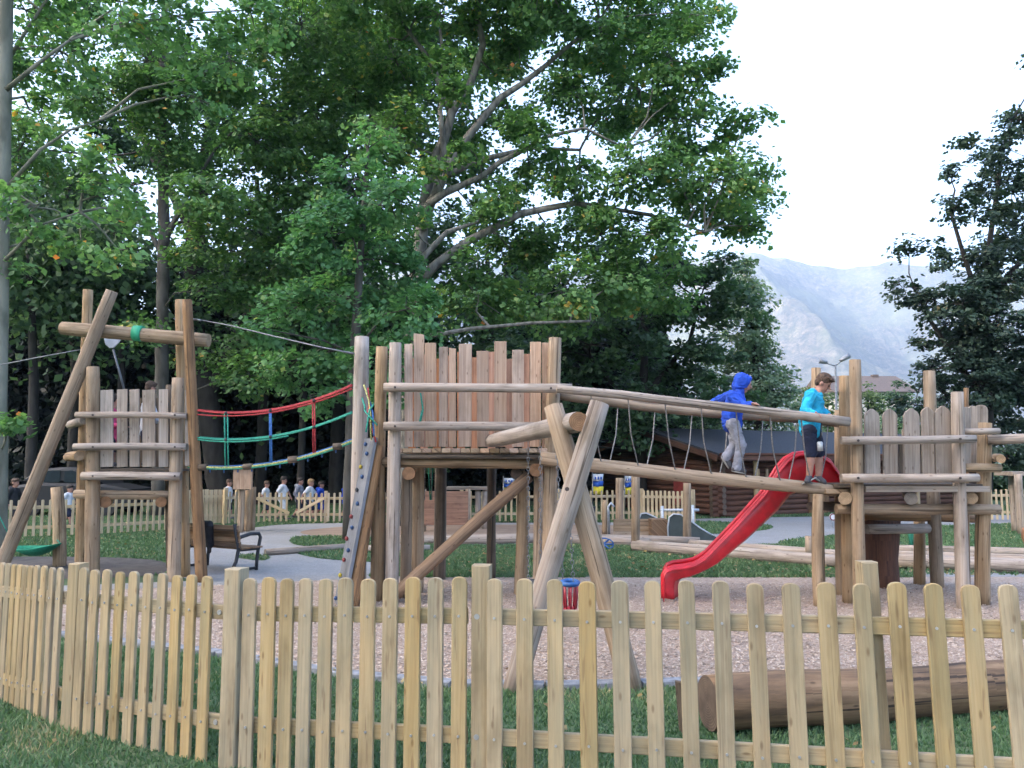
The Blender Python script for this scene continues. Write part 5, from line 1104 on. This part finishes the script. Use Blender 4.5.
def J_(Y, d, lat=.10):
    """d: name -> (px,py[,dy])"""
    J = {}
    for n_, v in d.items():
        dy = v[2] if len(v) > 2 else (-lat if n_.endswith('_n') else lat if n_.endswith('_f') else 0); J[n_] = P(v[0], v[1], Y+dy)
    return J
blue = J_(9.2, dict(head=(743, 383.5), neck=(740, 393.5), chest=(735.5, 402), pelvis=(732, 421), sh_n=(732, 396, -.12), el_n=(742, 405.5, -.20), wr_n=(752, 404.5, -.32), sh_f=(731, 395.5, .10), el_f=(720.5, 399, .20), wr_f=(712.5, 402.5, .28),
              hip_n=(732.5, 424, -.06), knee_n=(741, 445, -.07), ankle_n=(736.5, 468.5, -.02), toe_n=(744, 471, -.02), hip_f=(732, 424, .06), knee_f=(735, 444, .07), ankle_f=(725.5, 458, .05), toe_f=(730, 466, .05)))
person('boy in a royal blue hooded jacket and light grey trousers walking along the footbeam', blue, Vector((.95, -.12, -.30)), 'cloth_blue', 'cloth_grey', False, .96, hood=True, shoe='shoe_dark')
turq = J_(9.2, dict(head=(823.5, 383.5), neck=(817.5, 394), chest=(813, 403), pelvis=(810, 427), sh_n=(811, 397, -.13), el_n=(804.5, 410.5, -.17), wr_n=(815, 414, -.30), sh_f=(816, 397, .10), el_f=(820, 410, .12), wr_f=(828, 414.5, -.05),
              hip_n=(809, 431, -.07), knee_n=(811, 455, -.07), ankle_n=(809, 477.5, -.05), toe_n=(807, 481, -.14), hip_f=(814, 431, .05), knee_f=(819, 455, .05), ankle_f=(818.5, 478, .05), toe_f=(824, 482, -.01)))
person('boy in a turquoise hooded jacket and navy shorts looking down beside the red slide', turq, Vector((.72, -.45, -.58)), 'cloth_turq', 'cloth_navy', True, 1.0, shorts=True)
t = thing('water_bottle', 'small grey bottle hanging on a cord beside the turquoise jacket', 'bottle', P(820, 446, 9.0)); c = P(820, 446, 9.02); mb = MB(); mb.log([c-ZU*.055, c+ZU*.035, c+ZU*.05], [.034, .034, .022], seg=14, wob=0); mb.build('body', ['galv', 'galv'], t)
mb = MB(); mb.tube([c+ZU*.05, P(821, 428, 9.0), P(822, 416, 8.98)], .006); mb.build('cord', 'rubber', t)
def kid(px, head_y, Yk, label, top, legs, hairmat, k=.95, lookx=1.0, group='children walking behind the gate', fr=0.0, legm=False):
    H = P(px, head_y, Yk); u = k; hx = H.x; dirx = 1 if lookx > 0 else -1; V_ = lambda x, y, z: Vector((hx+x*u*dirx, Yk+y*u, z))
    zt = H.z; s = zt/1.22
    z_ = lambda f_: zt*f_
    J = dict(head=H, neck=V_(-.02, 0, z_(.885)), chest=V_(-.03, 0, z_(.80)), pelvis=V_(-.03, 0, z_(.56)), sh_n=V_(-.03, -.13, z_(.84)), sh_f=V_(-.03, .13, z_(.84)), el_n=V_(-.10-fr*.1, -.16, z_(.68)), el_f=V_(.04+fr*.1, .16, z_(.68)), wr_n=V_(-.02-fr*.2, -.17, z_(.55)), wr_f=V_(.16, .14, z_(.58)),
             hip_n=V_(-.03, -.07, z_(.52)), hip_f=V_(-.03, .07, z_(.52)), knee_n=V_(.08, -.07, z_(.29)), knee_f=V_(-.05, .07, z_(.29)), ankle_n=V_(.10, -.07, .06), ankle_f=V_(-.20, .07, .08), toe_n=V_(.22, -.07, .03), toe_f=V_(-.09, .07, .03))
    return person(label, J, Vector((dirx*.95, -.15, -.05)), top, legs, True, k, voxel=.016, shorts=True, group=group, hairmat=hairmat, sleeve=False if top == 'cloth_white' else True)
kid(229.5, 483, 22.6, 'child in a white shirt just left of the notice stand', 'cloth_white', 'cloth_navy', 'hair_brown')
kid(267, 484.5, 22.8, 'shorter child in a white shirt right behind the left gate leaf hinge', 'cloth_white', 'cloth_navy', 'hair_brown', .9)
kid(284, 480.5, 22.4, 'child in a white shirt behind the diagonal brace of the left gate leaf', 'cloth_white', 'cloth_white', 'hair_dark', 1.0, fr=.6)
kid(300.5, 481.5, 22.9, 'child in a grey shirt at the opening between the two gate leaves', 'cloth_grey', 'cloth_navy', 'hair_dark', 1.0)
kid(311, 483, 22.5, 'fair haired child in a white shirt behind the right gate leaf', 'cloth_white', 'cloth_navy', 'hair_blond', .98, fr=.9)
kid(321.5, 485, 23.1, 'child in a blue shirt behind the right hinge of the right gate leaf', 'cloth_blue', 'cloth_blue', 'hair_dark', .92)
kid(347, 486, 22.8, 'child in a blue shirt nearest the climbing board', 'cloth_blue', 'cloth_navy', 'hair_blond', .92)
kid(15.5, 483, 19.6, 'person in black clothes behind the fence at the left edge', 'cloth_black', 'cloth_black', 'hair_brown', 1.0, group='people behind the far left fence')
kid(70, 489, 20.2, 'child in a white top beside the dark car', 'cloth_white', 'cloth_navy', 'hair_dark', .9, group='people behind the far left fence')
# children on the left tower, behind the boards (deck at about 1.51 m)
def deckkid(px, hy, Yk, label, top, hairmat, k):
    H = P(px, hy, Yk); zd = 1.53; V_ = lambda x, y, z: Vector((H.x+x*k, Yk+y*k, z)); h = H.z-zd; z_ = lambda f_: zd+h*f_
    J = dict(head=H, neck=V_(-.02, 0, z_(.84)), chest=V_(-.03, 0, z_(.74)), pelvis=V_(-.03, 0, z_(.46)), sh_n=V_(-.03, -.11, z_(.78)), sh_f=V_(-.03, .11, z_(.78)), el_n=V_(.02, -.14, z_(.6)), el_f=V_(.06, .14, z_(.6)), wr_n=V_(.14, -.14, z_(.62)), wr_f=V_(.16, .1, z_(.6)),
             hip_n=V_(-.03, -.06, z_(.42)), hip_f=V_(-.03, .06, z_(.42)), knee_n=V_(.0, -.06, z_(.24)), knee_f=V_(-.03, .06, z_(.24)), ankle_n=V_(-.02, -.06, zd+.05), ankle_f=V_(-.03, .06, zd+.05), toe_n=V_(.07, -.06, zd+.03), toe_f=V_(.06, .06, zd+.03))
    return person(label, J, Vector((.6, .75, -.2)), top, 'cloth_navy', True, k, voxel=.012, shorts=True, hairmat=hairmat)
deckkid(151, 388, 11.75, 'brown haired child in a white shirt standing behind the left tower boards', 'cloth_white', 'hair_brown', .86)
deckkid(116, 400, 11.65, 'smaller child in a pink top behind the left tower boards holding the net', 'cloth_pink', 'hair_dark', .74)
# jacket over the bench back
fuse_root = thing('jacket', 'black jacket draped over the back of the park bench', 'jacket', bp(.28, -.05, .5))
fuse('cloth', [('c', bp(.45, -.10, .86), .055, bp(.64, -.10, .86), .055), ('c', bp(.42, -.11, .82), .06, bp(.46, -.06, .46), .05), ('c', bp(.65, -.11, .82), .06, bp(.60, -.04, .48), .06), ('c', bp(.54, -.10, .8), .07, bp(.54, -.05, .5), .06), ('c', bp(.62, -.10, .55), .04, bp(.64, -.08, .36), .03)], .014, 'cloth_black', fuse_root)
# ------------------------------------------------------------------ unseen ridge added towards the low sun to keep the playground in shade
sd = Vector((math.sin(R(-110)), math.cos(R(-110)), 0)); pd = Vector((-sd.y, sd.x, 0)); nu, nv = 60, 24; V = []
for j in range(nv+1):
    for i in range(nu+1):
        u_ = (i/nu-.5)*900; v_ = 230+j/nv*400; e_ = max(0, 1-abs(u_/450)**4); r_ = max(0, math.sin(math.pi*min(1, j/nv*1.0)))
        q_ = sd*v_+pd*u_; V.append((q_.x, q_.y, -1+r_*e_*(235+35*noise.noise(Vector((q_.x/90, q_.y/90, 0))))))
V = np.array(V); q = (np.arange(nv)[:, None]*(nu+1)+np.arange(nu)[None]).ravel()
structure(npmesh('shading_ridge', V, np.c_[q, q+1, q+nu+2, q+nu+1], 'lawn', smooth=True))
# ------------------------------------------------------------------ camera, light, air
cam = bpy.data.cameras.new('camera'); co = bpy.data.objects.new('camera', cam); COL.objects.link(co)
co.location = (0, 0, HC); co.rotation_euler = (math.pi/2+PITCH, 0, 0)
cam.sensor_width = 36; cam.lens = 36*FOC/1024; cam.clip_end = 12000; cam.clip_start = .05; scene.camera = co
w = bpy.data.worlds.new('World'); scene.world = w; w.use_nodes = True; nt = w.node_tree
bg = nt.nodes['Background']; sky = nt.nodes.new('ShaderNodeTexSky'); sky.sky_type = 'NISHITA'; sky.sun_disc = False
SE, SR = R(20), R(-110)
sky.sun_elevation = SE; sky.sun_rotation = SR; sky.air_density = .75; sky.dust_density = 8.0; sky.ozone_density = 1.0; sky.altitude = 300
nt.links.new(sky.outputs[0], bg.inputs[0]); bg.inputs[1].default_value = .15
sl = bpy.data.lights.new('sun', 'SUN'); sl.energy = 2.0; sl.angle = R(.5); sl.color = (1, .90, .80)
so = bpy.data.objects.new('sun', sl); COL.objects.link(so)
# sky.sun_rotation is measured clockwise from +Y seen from above
d = Vector((math.sin(SR)*math.cos(SE), math.cos(SR)*math.cos(SE), math.sin(SE)))
so.rotation_euler = d.to_track_quat('Z', 'Y').to_euler()
scene.view_settings.view_transform = 'Standard'; scene.view_settings.look = 'None'; scene.view_settings.gamma = 1
scene.view_settings.exposure = 3.38
scene.render.resolution_x = 1024; scene.render.resolution_y = 768
HAZE = 0.00030
if HAZE:
    hb = MB(); x0, x1, y0, y1, z0, z1 = -1700, 3700, -1000, 4300, -2, 900
    hb.V = [Vector(v) for v in ((x0, y0, z0), (x1, y0, z0), (x1, y1, z0), (x0, y1, z0), (x0, y0, z1), (x1, y0, z1), (x1, y1, z1), (x0, y1, z1))]
    for f in ((3, 2, 1, 0), (4, 5, 6, 7), (0, 1, 5, 4), (1, 2, 6, 5), (2, 3, 7, 6), (3, 0, 4, 7)): hb.face(list(f), [(0, 0)]*4)
    m = bpy.data.materials.new('haze_air'); m.use_nodes = True; nt = m.node_tree; nt.nodes.clear(); MATS['haze_air'] = m
    o_ = nt.nodes.new('ShaderNodeOutputMaterial'); v_ = nt.nodes.new('ShaderNodeVolumePrincipled'); v_.inputs['Density'].default_value = HAZE
    v_.inputs['Color'].default_value = (.25, .36, .56, 1); nt.links.new(v_.outputs[0], o_.inputs['Volume'])
    hz = hb.build('haze', 'haze_air'); hz['kind'] = 'stuff'
